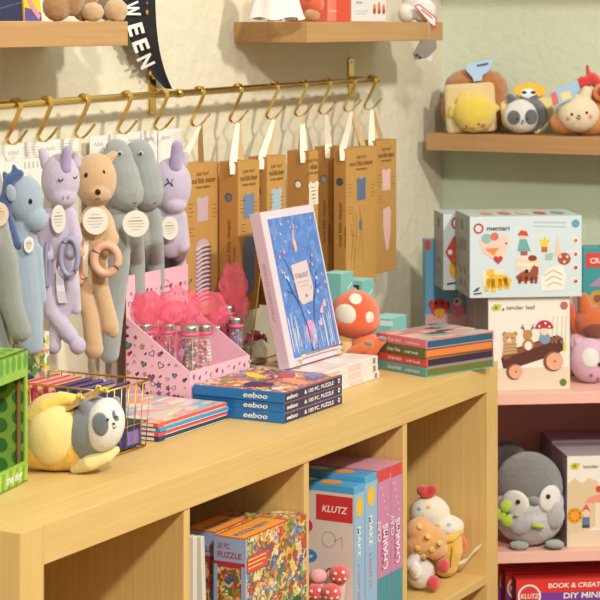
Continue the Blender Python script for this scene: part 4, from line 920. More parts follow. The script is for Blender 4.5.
# bottom row: red craft kits
def deco_red(mb, F, s):
    f = F['front']; W2, H2 = s[0], s[2]; c = card
    mb.rect(f, .002, 0, W2-.004, H2-.026, c('#7c3c9c', .35), l=1); mb.text(f, 'BOOK & CREATIVE KIT', .062, H2-.017, .0125, WHITE, l=2, shear=.15, width=.15)
    mb.disc(f, .026, H2-.032, .023, c('#d83a3c'), l=2); mb.ring(f, .026, H2-.032, .023, .0035, WHITE, l=3); mb.text(f, 'KLUTZ', .008, H2-.036, .0125, WHITE, l=4, width=.036, shear=.2)
    mb.text(f, 'DIY MINIATURES', .092, H2-.038, .0155, WHITE, l=2, width=.14, shear=.1)
    mb.disc(f, .12, H2-.09, .03, c('#e8a03c'), l=2)
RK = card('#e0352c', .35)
zz = zat(516, 580, .03)
for i, (p0, d, dz) in enumerate(((516, .03, 0), (505.5, .075, .004), (497.5, .12, .006))):
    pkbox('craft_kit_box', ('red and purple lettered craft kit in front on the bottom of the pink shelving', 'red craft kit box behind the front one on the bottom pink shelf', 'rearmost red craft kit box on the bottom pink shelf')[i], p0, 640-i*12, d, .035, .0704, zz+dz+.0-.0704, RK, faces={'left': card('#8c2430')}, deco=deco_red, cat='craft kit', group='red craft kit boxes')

# ---------------------------------------------------------------- soft toys
LIL, TAN, GRY, BLU, NAV = plush('#c6b9ce'), plush('#d3ae80'), plush('#989e9a'), plush('#9cafc0'), plush('#35568c')
YEL, YEL2, CRM = plush('#f0cf58'), plush('#f3dc8a'), plush('#efe6d0')
EYE = M('#17130f', rough=.15, coat=.6)
CARD = card('#e9e6df', .6); TAGW = card('#e9e2d4', .6)
def header(V, hx, w_=.102, h_=.17, seed=0, dx=0.):
    """white backing card with pale print, parallel to the wall, hung on its hook"""
    rp_ = V.root.location; T = Matrix.Rotation(-V.root.rotation_euler.z, 4, 'Z'); rd = random.Random(seed)
    base = Vector((hx+dx, RY+.036+.003*(seed % 4), rodz(hx)-.062-h_))-Vector(rp_); mb = MB(T); mb.box(base, (w_, .0012, h_), CARD)
    fr = Fr(base+Vector((-w_/2, -.0006, 0)), (1, 0, 0), (0, 0, 1)); ik = card('#c6c2ba'); ik2 = card('#a09c98')
    mb.line(fr, [(.010+j*.0025, h_-.014+.003*math.sin(j*1.9+seed)) for j in range(12)], .0011, ik2)
    for j in range(5): mb.line(fr, [(.046, h_-.008-j*.004), (.046+rd.uniform(.03, .05), h_-.008-j*.004)], .0009, ik)
    for j in range(4): mb.rect(fr, .05+j*.011, h_-.04, .005, .010, ik)
    mb.line(fr, [(.004, .004), (.004, h_-.02)], .0008, card('#c8b8c8'))
    return mb.build('header_card', V.root)
def eye(V, px, py, r, dy, name='eye', m=None, rz=None): return V.blob(name, px, py, r, rz or r, m or EYE, r*.6, dy)
def fdy(cx, cy, rx, rz, ry, px, py): return -ry*math.sqrt(max(0, 1-((px-cx)/rx)**2-((py-cy)/rz)**2))
def patch(V, name, c, px, py, prx, prz, m, lift=1.0, rot=0, parent=None):
    """thin sewn patch that follows an ellipsoid c=(cx,cy,rx,rz,ry,dy)"""
    cx, cy, rx, rz, ry, dy = c; mb = MB(); n = 24; rings = []; vs = []; fs = []; ro = math.radians(rot)
    fracs = (0.001, .35, .7, .93, 1.0); lifts = (lift, lift, lift, lift*.8, -.6)
    for f, lf_ in zip(fracs, lifts):
        for i in range(n):
            a = i*2*PI/n; u, v = prx*f*math.cos(a), prz*f*math.sin(a); x, y = px+u*math.cos(ro)-v*math.sin(ro), py+u*math.sin(ro)+v*math.cos(ro)
            q = 1-((x-cx)/rx)**2-((y-cy)/rz)**2
            d = dy-ry*math.sqrt(max(.0, q)); vs.append(V.p(x, y, d-lf_))
    for r_ in range(len(fracs)-1):
        for i in range(n): j = (i+1) % n; fs.append((r_*n+i, (r_+1)*n+i, (r_+1)*n+j, r_*n+j))
    mb.raw(vs, fs, m, True); return mb.build(name, parent or V.root)
def stroke(V, name, pts, r, m, dy, parent=None):
    return MB().tube([V.p(a, b, dy if not isinstance(dy, (list, tuple)) else dy[i]) for i, (a, b) in enumerate(pts)], r*V.k, m, 6).build(name, parent or V.root)
def ring_toy(V, px, py, rx, rz, t, m, dy, turn=0):
    """ridged silicone teething ring"""
    n = 40; P = []; R_ = []
    for i in range(n):
        a = i*2*PI/n; x = rx*math.cos(a); P.append(V.p(px+x*math.cos(turn), py+rz*math.sin(a), dy+x*math.sin(turn))); R_.append(V.k*t*(1+.10*(i % 2)))
    return MB().tube(P, R_, m, 10, closed=True).build('teething_ring', V.root)
YC = .288
def hang(name, label, px, py, turn=0, Y=YC):
    q = aty(px, py, Y); return View(name, label, 'soft toy', px, (q.x, q.y), q.z, turn, 'soft comforter toys hanging from the rail')

# far left grey toy
V = hang('plush_comforter', 'grey plush comforter cut off by the left edge of the photo', -8, 215, Y=.25)
G2 = plush('#8d9089')
V.org('body', [V.E(-20, 185, 22, 26), V.E(-10, 235, 19, 34), V.C((-2, 222, -6, 10), (8, 262, -8, 11), (11, 300, -6, 11), (21, 330, -6, 11)), V.C((-14, 255, 4, 12), (-8, 310, 4, 12), (3, 368, 2, 11))], G2)
V.disc_tag('hang_tag', 2, 212, 10, 12, -24, card('#d8c6ae'), rot=0, ink=card('#a88c6c')); header(V, .451, seed=1, dx=-.025)
# blue dragon
V = hang('plush_comforter', 'light blue plush dragon comforter with dark blue mane hanging on the rail', 26, 215)
V.org('body', [V.E(25, 200, 18, 24, 17), V.E(36, 219, 12, 13, 13, -2), V.C((22, 225, 4, 14), (22, 262, 4, 17), (27, 300, 4, 16), (31, 345, 2, 12)), V.C((14, 240, -4, 8), (16, 285, -6, 9), (24, 330, -4, 8)), V.C((36, 250, 4, 6), (40, 300, 4, 6))], BLU)
V.org('mane', [V.C((21, 173, -8, 4), (12, 178, -9, 6), (6, 195, -9, 6.5), (7, 215, -9, 7), (14, 236, -10, 6.5), (20, 246, -9, 4))]+[V.C((a, b, -9, 4), (c_, d_, -9, 1.8)) for a, b, c_, d_ in ((17, 174, 15, 165), (9, 181, 5, 172), (5, 193, -1, 187), (4, 208, -2, 204))], NAV)
V.blob('ear', 13, 192, 5, 9, BLU, 3, -15, 10); eye(V, 32.5, 200, 2.0, fdy(25, 200, 18, 24, 17, 32.5, 200)-.8, rz=2.8)
stroke(V, 'mouth', [(32, 229), (37, 231), (42, 229)], .6, card('#4a5060'), -15); V.disc_tag('hang_tag', 31, 243, 5, 8, -16, CARD)
header(V, .53, seed=2)
# lilac unicorns
def unicorn(V, front=True):
    if front:
        body = [V.E(60.5, 180, 19, 27, 18), V.E(63, 196, 14, 12, 16, -3), V.E(58, 233, 18, 28, 13), V.C((48, 215, -2, 7), (44, 240, -5, 7), (50, 255, -8, 6)), V.C((70, 214, -2, 7), (76, 238, -5, 7), (72, 252, -8, 6)),
                V.C((52, 250, 0, 8), (47, 285, 0, 8), (52, 312, -1, 8), (70, 335, -3, 8)), V.C((66, 250, 0, 8), (72, 290, 0, 7), (60, 318, 3, 8), (52, 342, 2, 8)), V.E(78, 345, 8, 9, 8, -3), V.E(53, 346, 8, 8, 8, 2), V.C((72, 265, 3, 6), (76, 310, 3, 5))]
        V.org('body', body, LIL)
        V.org('horn', [V.C((67, 168, -12, 5.6), (68.5, 150, -13, 4.6))], plush('#ab98c0')); V.org('ear', [V.C((47, 165, 2, 6.5), (42, 152, 1, 4))], LIL); V.org('ear', [V.C((76, 164, 4, 5), (77, 156, 4, 3.5))], LIL)
        for a, b in ((63, 178), (76, 176)):
            d = fdy(60.5, 180, 19, 27, 18, a, b)-.8
            stroke(V, 'closed_eye', [(a-2.5, b-.5), (a-1, b+1.2), (a+1, b+1.2), (a+2.4, b-.8)], .7, card('#40364c'), d-.8)
        stroke(V, 'nostril', [(65, 198), (66, 194.5)], .5, card('#7c6c90'), -19.5); stroke(V, 'nostril', [(70, 197), (70.8, 194)], .5, card('#7c6c90'), -18)
        V.disc_tag('hang_tag', 61, 217, 7, 14, -21, TAGW)
        ring_toy(V, 49, 263, 2.4, 22, 1.7, M('#8f8fa8', rough=.5), -13, .9); ring_toy(V, 71, 255, 8.5, 18, 2.6, M('#9b9bb4', rough=.5), -15)
        MB().ribbon([V.p(60, 268, -8), V.p(62, 290, -10), V.p(64, 302, -8)], [7*V.k, 8*V.k, 9*V.k], .0008, card('#ddd8e0'), (1, 0, 0)).build('satin_label', V.root)
        header(V, .63, seed=3)
    else:
        V.org('body', [V.E(171, 186, 20.5, 28, 18), V.E(174, 204, 13, 10, 15, -3), V.E(171, 232, 17, 26, 13), V.C((158, 214, -3, 7), (156, 240, -6, 8), (158, 238, 2, 9), (160, 262, 40, 8), (160, 305, 40, 8)), V.C((180, 216, -2, 7), (182, 245, -3, 8), (176, 260, 40, 8), (176, 300, 42, 8))], LIL)
        V.org('horn', [V.C((176, 166, -10, 6.2), (177.5, 145, -11, 5.2))], plush('#ab98c0')); V.org('ear', [V.C((183, 163, 3, 5), (185, 155, 3, 3.5))], LIL)
        d = fdy(170, 186, 19, 27, 17, 170, 182)-.6
        stroke(V, 'closed_eye', [(166, 184), (168, 182.5), (170, 181), (172, 182), (174, 184.5)], .8, card('#40364c'), d-1); stroke(V, 'eyelashes', [(170, 181), (168.5, 177)], .6, card('#40364c'), d-1); stroke(V, 'eyelashes', [(172, 182), (174, 177.5)], .6, card('#5c5068'), d)
        stroke(V, 'nostril', [(173, 206), (174, 203)], .5, card('#7c6c90'), -17.5); stroke(V, 'nostril', [(178, 205), (179, 202)], .5, card('#7c6c90'), -16.3)
        V.disc_tag('hang_tag', 171, 226, 8.5, 11.5, -22, TAGW)
unicorn(hang('plush_comforter', 'lilac plush unicorn comforter with two teething rings, left of the tan bear', 60, 215))
# bear
V = hang('plush_comforter', 'tan plush bear comforter holding a peach teething ring', 96, 215)
V.org('body', [V.E(95.5, 180, 21, 27, 18), V.E(99, 192, 13, 11, 15, -5), V.C((80, 163, 3, 5.5), (76, 156, 3, 5)), V.C((109, 158, 4, 5), (113, 155, 5, 4)), V.E(96, 234, 20, 30, 14), V.C((105, 222, -3, 7), (112, 238, -8, 8), (108, 248, -12, 7)), V.C((84, 222, -3, 7), (79, 240, -8, 7), (83, 252, -12, 6)),
    V.C((86, 252, 0, 9), (83, 290, -1, 8), (90, 315, -2, 8), (94, 342, -3, 9)), V.E(94, 348, 9.5, 10, 9, -3), V.C((100, 252, 0, 8), (100, 285, 2, 8), (106, 308, 1, 8), (110, 326, 0, 9)), V.E(113, 330, 6, 8, 7, 0)], TAN)
eye(V, 88, 174, 2.2, fdy(95.5, 180, 19.5, 26, 18, 88, 174), rz=2.8); eye(V, 105, 171.5, 1.6, fdy(95.5, 180, 19.5, 26, 18, 105, 171.5), rz=2.6)
eye(V, 99.8, 190.5, 3, -20, 'nose', rz=3.2); stroke(V, 'mouth', [(99.6, 193.5), (99.3, 196.5), (97.3, 198)], .45, card('#3c2c20'), -18.5); stroke(V, 'mouth', [(99.3, 196.5), (101.5, 198)], .45, card('#3c2c20'), -18.5)
V.disc_tag('hang_tag', 98, 218.5, 12.5, 13.5, -25, TAGW); ring_toy(V, 108, 257, 11.8, 14, 4.2, M('#dcae90', rough=.55), -20); ring_toy(V, 81, 264, 5, 16, 3.2, M('#d39a78', rough=.55), -15, .8)
MB().ribbon([V.p(88, 240, -16), V.p(87, 258, -17), V.p(87, 275, -14)], [5*V.k]*3, .0008, card('#e6dccf'), (1, 0, 0)).build('satin_label', V.root)
header(V, .751, seed=4)
# grey hippos
for px0, lab, ox, hd in ((122, 'grey plush hippo comforter with round tag, next to the tan bear', -1, True), (147, 'grey plush hippo comforter between the other hippo and the lilac unicorn', 21, False)):
    V = hang('plush_comforter', lab, px0, 215, Y=.333)
    o = ox; b = [V.E(119+o, 162, 15, 22, 14), V.C((118+o, 151, 2, 12), (124+o, 175, -2, 16.5), (128+o*.9, 193, -4, 17.5)), V.C((119+o, 215, 2, 10), (119+o, 238, 2, 13), (119+o, 264, 2 if hd else 40, 12 if hd else 9))]+([V.C((118, 262, 2, 12), (112, 320, 3, 11), (109, 354, 4, 10))] if hd else [])+[V.C((133+o*.95, 215, 2, 8), (134+o*.9, 238, 4, 10), (134+o*.9, 264, 40, 9), (134+o*.9, 310, 42, 9)), V.C((112+o, 152, 6, 5), (109+o, 146, 7, 3))]
    V.org('body', b, GRY); V.blob('eyelid', 122+o*.95, 152.6, 3.0, 2.6, plush('#b4bab6'), 1.6, -13.5); eye(V, 122+o*.95, 152.8, 1.5, -15)
    stroke(V, 'nostril', [(136+o*.9, 201), (138+o*.9, 202)], .6, card('#50554f'), -17)
    if hd: V.disc_tag('hang_tag', 138, 221, 13, 13, -28, TAGW)
    header(V, .861 if hd else .90, seed=5+hd, w_=.085 if not hd else .1)
V = hang('plush_comforter', 'lilac plush unicorn comforter with round tag, right of the grey hippos', 171, 215, Y=.333); unicorn(V, False); header(V, .94, seed=8, w_=.07)

# ---- panda in banana on the bookcase
q = atz(76, 470, TOP); V = View('panda_plush', 'panda plush in a yellow banana costume lying on the bookcase', 'soft toy', 76, (q.x, q.y), TOP)
V.org('banana_body', [V.E(55, 431, 34, 38, 32, 0, 10), V.E(70, 441, 22, 29, 28), V.C((36, 446, -2, 22), (60, 449, -4, 21), (76, 455, -6, 14))], plush('#eebf34'))
patch(V, 'peel_front', (55, 431, 35, 39, 33, 0), 54, 431, 24, 30, YEL2, 1.2, 15)
V.org('peel_flap', [V.C((33, 414, -18, 5), (45, 404, -20, 6), (62, 396, -14, 7), (84, 400, -10, 6))], YEL)
V.org('peel_flap', [V.C((76, 466, -14, 5), (92, 458, -22, 8), (108, 452, -20, 7), (117, 447, -14, 4))], plush('#f0dc94'))
HG = plush('#7d7f83'); V.org('hood', [V.E(90, 427, 24, 33, 29, -5, -25), V.E(98, 430, 21, 29, 27, -4, -15), V.C((90, 409, -22, 7), (87, 401, -21, 6.5))], HG); V.org('ear', [V.C((112, 402, -8, 5), (117, 399, -8, 4))], plush('#8a8c90'))
fc = (108, 425, 19, 27, 22, -5)
V.org('face', [V.E(106.5, 421, 19.5, 27, 20, -20, -12)], plush('#e8e5de'))
patch(V, 'eye_patch', (106.5, 421, 19.8, 27.3, 20.3, -20), 104, 417, 8.5, 11.5, plush('#6b6f74'), 1.2, -8); patch(V, 'eye_patch', (106.5, 421, 19.8, 27.3, 20.3, -20), 119, 408.5, 3.5, 6.5, plush('#6b6f74'), 1.2, -20)
eye(V, 111.5, 412, 1.4, -40.5); eye(V, 119.2, 410, 1.2, -36); eye(V, 117, 416.5, 1.7, -38, 'nose', rz=1.1); stroke(V, 'mouth', [(116.3, 419.5), (118, 421), (119.8, 419)], .5, card('#2c2420'), -38)
mb = MB(); tg = [V.p(64, 410, -24), V.p(84, 399, -26), V.p(104, 389, -24), V.p(118, 381, -20), V.p(103, 385, -17), V.p(82, 393, -17)]
mb.raw(tg+[t_+Vector((0, .001, .0012)) for t_ in tg], [(0, 1, 2, 3, 4, 5), (11, 10, 9, 8, 7, 6)]+[(i, (i+1) % 6+0, (i+1) % 6+6, i+6) for i in range(6)], card('#b58f5c')); mb.build('paper_tag', V.root)
for a, b in ((82, 391), (101, 383), (107, 385)): MB().tube([V.p(a-3, b+2, -26), V.p(a-1, b-2, -26), V.p(a+2, b-1, -26), V.p(a+2, b+2.5, -26), V.p(a+5, b+2, -26)], 1.1*V.k, gloss('#e6cf30'), 6).build('tag_fastener', V.root)

# ---- mushroom fox
q = aty(357, 350, .185); V = View('mushroom_fox_plush', 'orange plush fox wearing a red toadstool cap with white spots', 'soft toy', 357, (q.x, q.y), TOP)
RO = plush('#ea5c26'); cp = (352, 318, 27, 27, 24, 0)
fl = V.py; V.org('cap', [V.E(355, 314, 24.5, 24, 23), V.E(355, 322, 25.5, 14, 24)], RO)
for a, b, c_, d_ in ((345, 312, 10.5, 10.5), (355, 297, 6.5, 5), (369, 315, 4.5, 6)): patch(V, 'cap_spot', (355, 314, 25, 24.5, 23.5, 0), a, b, c_, d_, CRM, 1.2)
V.org('stem', [V.E(344, 345, 13, 17, 12, 2), V.C((344, 345, 2, 11), (344, fl-11, 2, 11))], plush('#ecc98c'))
V.org('fox_body', [V.E(365, 345, 15, 14, 12, -3), V.C((363, 347, -2, 12), (362, fl-11, -2, 11)), V.C((352, 351, -11, 5), (362, 346, -14, 5), (368, 342, -14, 4)), V.C((373, 348, -8, 5), (381, 339, -10, 4.5))], plush('#ea7434'))
for a, b, d in ((368, 340.5, -17), (382, 337, -13)): V.blob('paw_pad', a, b, 4, 2.4, plush('#8a8a86'), 2.2, d)

# ---- teal gift boxes behind
TE = card('#7fc4bd', .4)
def gbx(label, px, py, y, w_, d_, rz, win=False):
    p_ = aty(px, py, y)
    def dec(mb, F, s):
        f = F['front']; l = F['left']; mb.line(f, [(s[0]*.5, s[2]-.03), (s[0]*.85, s[2]-.02)], .003, card('#dfeee8'), l=2); mb.fan(f, s[0]*.6, s[2]-.045, [(s[0]*.5, s[2]-.05), (s[0]*.7, s[2]-.035), (s[0]*.72, s[2]-.055)], card('#e8c83c'), l=2); mb.disc(f, s[0]*.45, s[2]-.056, .006, card('#3c6ca8'), l=2)
        if win: mb.rect(l, .006, s[2]-.034, s[1]-.012, .026, card('#3c2c34'), l=1); mb.disc(l, s[1]*.5, s[2]-.024, .012, card('#e8d8c8'), l=2); mb.disc(l, s[1]*.5, s[2]-.022, .006, card('#c84c54'), l=3)
    return solo('gift_box', label, 'box', (p_.x, y, TOP), (w_, d_, p_.z-TOP), TE, rz=rz, faces={'top': card('#a3d8d2')}, deco=dec, group='teal boxes behind the fox plush')
gbx('teal box half hidden between the upright book and the fox plush', 338, 272, .250, .05, .038, .0)
gbx('teal box with a small picture window directly behind the fox plush', 359, 279, .250, .05, .038, .0, True)
p_ = aty(384, 317, .24); solo('gift_box', 'low teal box behind the stack of craft books', 'box', (1.448, .206, TOP), (.07, .045, .074), card('#86c8c4', .4), faces={'top': card('#a5d9d4')}, deco=lambda mb, F, s: mb.rect(F['left'], .01, .06, .04, .01, card('#dfeee8')))

# ---- plushes in the bookcase
q = aty(447, 578, .06); V = View('soft_toy', 'plush yellow cup of whipped cream with a red heart on top', 'soft toy', 447, (q.x, q.y), SHT)
fl = V.py; V.org('cup', [V.C((446, 536, 0, 16), (447, 550, 0, 16), (445, fl-14, 0, 13.5))], plush('#eab42c')); V.org('cup_rim', [V.C((430, 533, -6, 3.6), (440, 537, -15, 3.6), (450, 535, -15, 3.6), (460, 529, -6, 3.6))], plush('#f0be38'))
V.org('cream', [V.E(430, 514, 20, 18, 17, 2), V.E(444, 526, 20, 11, 17, 0)], CRM)
for s_ in (-1, 1): pass
V.org('heart', [V.C((422, 490, -3, 5.5), (427, 496, -3, 3.5)), V.C((432, 489, -3, 5.5), (427, 496, -3, 3.5))], plush('#d63428'))
for a, b, c_ in ((428, 504, '#e8c04c'), (437, 521, '#e8c04c'), (448, 521, '#8cb8d8'), (419, 506, '#a8c4d8')): patch(V, 'sprinkle', (430, 514, 20, 18, 17, 2) if b < 510 else (444, 526, 20, 11, 17, 0), a, b, 2.5, 1.4, card(c_), 1.2)
stroke(V, 'smile_seam', [(451, 543), (450, 552), (449, 563)], .5, card('#8a5a18'), -16.5); V.org('side_fin', [V.C((459, 535, 2, 4), (463, 545, 2, 5), (460, 556, 2, 4)), V.C((461, 527, 2, 4), (464, 523, 2, 2))], plush('#df6a34'))
mb = MB(); mb.ribbon([V.p(458, 563, -2), V.p(466, 559, -5), V.p(474, 549, -5), V.p(480, 545, -4)], [5*V.k, 6*V.k, 7*V.k, 6*V.k], .0006, card('#dfdcd2'), (.5, 0, .8)); mb.build('care_label', V.root)
q = atz(420, 588, SHT); V = View('soft_toy', 'waffle topped plush with two strawberries beside the cream cup plush', 'soft toy', 418, (q.x-.01, q.y-.012), SHT)
V.org('body', [V.E(415, 573, 14, 15, 13), V.C((409, 556, -8, 6), (405, 562, -10, 6))], plush('#e2d8cf'))
WF = plush('#e6a968'); V.org('waffle', [V.E(420, 541, 21, 15, 13, -2, 18), V.E(414, 530, 14, 13, 11, -2), V.E(430, 548, 12, 11, 10, -2)], WF)
for a, b in ((413, 523), (421, 532), (411, 544), (425, 545), (433, 539), (417, 553)): patch(V, 'waffle_square', (420, 539, 24, 21, 14, -4), a, b, 3.0, 2.6, plush('#f0cc68'), 1.2, 30)
for a, b, r in ((437, 563, 6), (427, 580, 6.5)): V.org('strawberry', [V.E(a, b, r, r*1.15, r, -10)], plush('#d63a34'))
V.blob('ear', 409, 566, 6, 9, plush('#e8e6ea'), 4, -15, 10); V.blob('cheek', 408, 567, 3, 4, card('#dcc08c'), 2, -18)
q = atz(330, 612, SHT); V = View('soft_toy', 'red spotted mushroom cluster plush in front of the pale craft kit side', 'soft toy', 328, (aty(328, 600, .03).x, .028), SHT)
V.org('stems', [V.C((338, 582, 2, 7), (330, V.py-8, 2, 7)), V.C((316, 582, 3, 8), (318, V.py-9, 2, 8)), V.C((330, 594, -6, 7), (328, V.py-8, -6, 7))], plush('#efb8ac'))
for a, b, r, dy in ((338, 573, 10, -4), (330, 589, 10, -14), (314, 590, 9, -8)):
    V.org('mushroom_cap', [V.E(a, b, r, r*.92, r, dy)], plush('#d9483c'))
    for da, db in ((-4, -3), (4, -4), (0, 3), (6, 3), (-6, 3)): patch(V, 'cap_spot', (a, b, r, r*.92, r, dy), a+da, b+db, 1.7, 1.5, CRM, 1.0)
V.org('pink_top', [V.E(317, 576, 9, 7, 8, -1)], plush('#f0a8a4'))

# ---- penguin on the pink shelving
q = pk(530, .062); V = View('penguin_plush', 'round grey penguin plush holding a green clover on the pink shelf', 'soft toy', 531, q, PS)
fl = V.py; LG2 = plush('#cccbcb'); V.org('body', [V.E(530, fl-31, 35, 31, 31), V.E(530, fl-42, 35, 26, 31)], LG2)
V.org('head', [V.E(530, fl-57, 34, 35, 29.5, 1)], plush('#7d7a76'), fuzz=.001)
WE = plush('#e9e6df'); hb = (531, fl-40, 36, 42, 34, 0)
def bo(py): return py
for a, b, rx, rz, ro in ((514, 498, 13, 14, -15), (548, 493, 11.5, 13.5, 12)):
    patch(V, 'eye_patch', (530, fl-50, 35.5, 39, 32.5, 0), a, b, rx, rz, WE, 1.5, ro)
for a, b in ((515.7, 494.5), (545.5, 489.5)): eye(V, a, b, 2.4, fdy(530, fl-50, 36, 39, 33.5, a, b)-1.3)
V.blob('beak', 532, 494, 6, 4.5, plush('#8c8a8c'), 5, -30); V.org('wing', [V.E(518, fl-29, 12.5, 13, 6, -26)], plush('#b4b3b5')); V.org('wing', [V.E(551, fl-35, 11.5, 14, 6, -23)], plush('#b4b3b5'))
GRN = plush('#b4cc3c'); V.org('clover', [V.E(504, 500, 6, 6, 4, -28), V.E(498, 508, 6, 6, 4, -26), V.E(506, 514, 6.5, 6.5, 4, -28)], GRN)
for a, b in ((500, 504), (505, 507)): eye(V, a, b, .9, -32.3)
stroke(V, 'clover_stem', [(512, 508), (516, 507)], 1.6, GRN, -33); stroke(V, 'clover_stem', [(529, 517), (541, 518.5)], 2.2, GRN, -34.5)
for a, b in ((518, fl-3), (553, fl-4)): V.org('foot', [V.E(a, b-1, 9.5, 4, 8, -20)], plush('#9ca39a'))
q = pk(508, .235); V = View('plush_pillow', 'dark grey round plush behind the penguin on the pink shelf', 'soft toy', 508, q, PS)
V.org('body', [V.E(508, V.py-41, 26, 41, 28)], plush('#56524f')); V.blob('muzzle', 515, V.py-40, 8, 6, plush('#6c6864'), 4, -26)

# ---- plushes on top of the pink shelving, right edge
q = pk(590, .10); V = View('soft_toy', 'round lilac pink monster plush with white eye patch on the pink shelving', 'soft toy', 590, q, PT)
fl = V.py; LP2 = plush('#e2b4ca'); V.org('body', [V.E(590, fl-22, 20, 22, 19), V.E(578, fl-40, 4, 5, 4)], LP2, vox=.0025)
bb = (590, fl-22, 20, 22, 19, 0); patch(V, 'eye_patch', bb, 588, fl-27, 9, 10, WE, 1.2)
eye(V, 597, fl-21, 2, fdy(590, fl-22, 20, 22, 19, 597, fl-21)-1.6)
for a, b in ((589, fl-10), (596, fl-6)): eye(V, a, b, 1.8, fdy(590, fl-22, 20, 22, 19, a, b)-.4, 'nostril', plush('#7c5870'))
q = pk(590, .185); V = View('soft_toy', 'orange fox plush sitting on a pink cushion behind the round monster plush', 'soft toy', 590, q, PT)
fl = V.py; V.org('cushion', [V.C((576, fl-14, 0, 14), (604, fl-14, 0, 14)), V.C((578, fl-30, 0, 12), (606, fl-30, 0, 12))], plush('#e2a9b4'))
V.org('fox_body', [V.E(594, 322, 19, 17, 15, -2), V.C((586, 310, -4, 8), (583, 297, -4, 5)), V.C((604, 312, -4, 8), (606, 300, -4, 5))], plush('#d96a30'))
patch(V, 'brown_patch', (594, 322, 19, 17, 15, -2), 594, 329, 14, 8, plush('#8a4526'), 1.4)
V.org('tail', [V.C((580, fl-40, 4, 6), (573, fl-56, 4, 7), (570, fl-68, 3, 4))], plush('#e0622e'))

# ---- plushes on the green wall shelf
GT = GS+.0364
def shelfv(name, label, px, X_=2.015, turn=0):
    q_ = atx(px, 140, X_); return View(name, label, 'soft toy', px, (q_.x, q_.y), GT, turn)
V = shelfv('bread_chick_plush', 'yellow chick plush set in a toast slice and brown loaf on the green wall shelf', 476, 2.025); fl = V.py
V.org('loaf', [V.C((462, fl-22, 6, 21), (490, fl-24, 6, 21)), V.C((465, fl-42, 6, 21), (488, fl-42, 6, 21)), V.E(476, fl-30, 34, 29, 24, 6)], plush('#b8702e'))
mb = MB(); k = V.k; mb.box(V.p(470, fl-.5, -22), (50*k, 11*k, 49*k), plush('#e6cc90'), Matrix.Rotation(-.06, 3, 'Y'), bev=4.5*k); [setattr(f_, 'smooth', True) for f_ in mb.bm.faces]; mb.build('toast_slice', V.root)
V.org('chick', [V.E(472, fl-21, 21, 20, 16, -30), V.C((462, fl-38, -30, 4), (458, fl-33, -31, 4)), V.C((452, fl-24, -28, 5), (449, fl-19, -28, 3)), V.C((489, fl-27, -30, 5), (494, fl-25, -29, 3))], plush('#eed04c'))
ch = (472, fl-21, 21, 20, 16, -30)
for a, b in ((463, 124.5), (475, 122)): eye(V, a, b, 1.0, -30+fdy(472, fl-21, 21, 20, 16, a, b)-.4)
patch(V, 'beak', ch, 469.5, 126, 2.2, 1.6, plush('#e0922c'), 1.4); patch(V, 'cheek', ch, 479.5, 123, 2.4, 2.2, card('#e8788c'), 1.2); patch(V, 'cheek', ch, 460.5, 127, 1.8, 1.8, card('#eda07c'), 1.2)
mb = MB(); 
pts = [(465, 70), (466, 64), (474, 62), (492, 59), (491, 64), (487, 71), (481, 75), (480, 80), (472, 81), (471, 77)]
mb.raw([V.p(a, b, -8-(b-60)*.6) for a, b in pts]+[V.p(a, b, -7-(b-60)*.6) for a, b in pts], [tuple(range(10)), tuple(range(19, 9, -1))]+[(i, (i+1) % 10, (i+1) % 10+10, i+10) for i in range(10)], card('#a8c4dc', .4)); mb.build('paper_tag', V.root)
stroke(V, 'tag_lettering', [(476, 65.5), (487, 63)], .9, card('#4c5c7c'), -12)

V = shelfv('panda_plush', 'small panda plush in a banana costume in the middle of the green wall shelf', 523); fl = V.py
V.org('banana_body', [V.E(529, fl-21, 20, 21, 18, 6), V.C((505, fl-28, 0, 5), (508, fl-12, -2, 6), (518, fl-5, -8, 5)), V.C((548, fl-30, 4, 6), (546, fl-14, 2, 7), (536, fl-5, -6, 5)), V.C((540, fl-40, 6, 6), (530, fl-46, 6, 5))], plush('#ecd88c'))
V.org('hood', [V.E(527, fl-19, 20, 18, 15, -6), V.C((511, fl-34, -8, 4.5), (509, fl-37, -8, 3.5)), V.C((532, fl-35, -8, 4.5), (534, fl-37, -8, 3.5))], plush('#5f6469'))
V.org('face', [V.E(520.5, fl-18, 18.5, 16.5, 15, -11)], plush('#e6e4de')); fc2 = (520.5, fl-18, 18.5, 16.5, 15, -11)
patch(V, 'eye_patch', fc2, 511.5, 116.5, 6.5, 7.5, plush('#5f6469'), 1); patch(V, 'eye_patch', fc2, 528.5, 116, 6.8, 8, plush('#5f6469'), 1)
for a, b in ((514.5, 118), (524.5, 117.5)): eye(V, a, b, 1.1, -11+fdy(520.5, fl-18, 18.5, 16.5, 15, a, b)-1.2)
eye(V, 520, 119.5, 1, -26.6, 'nose'); stroke(V, 'mouth', [(518, 121), (520, 122.3), (522, 121)], .4, card('#2c2420'), -26.2)
V.disc_tag('paper_tag', 529, 90, 16, 7.5, -9, card('#e8b82c'), lines=False)
for a, b, r, m_ in ((527, 93, 8, card('#e9e9ec')), (523, 92, 2.6, card('#23262e')), (532, 92, 2.6, card('#23262e'))): V.blob('panda_print', a, b, r, r*.6, m_, .9, -10.6 if r > 5 else -11.4)

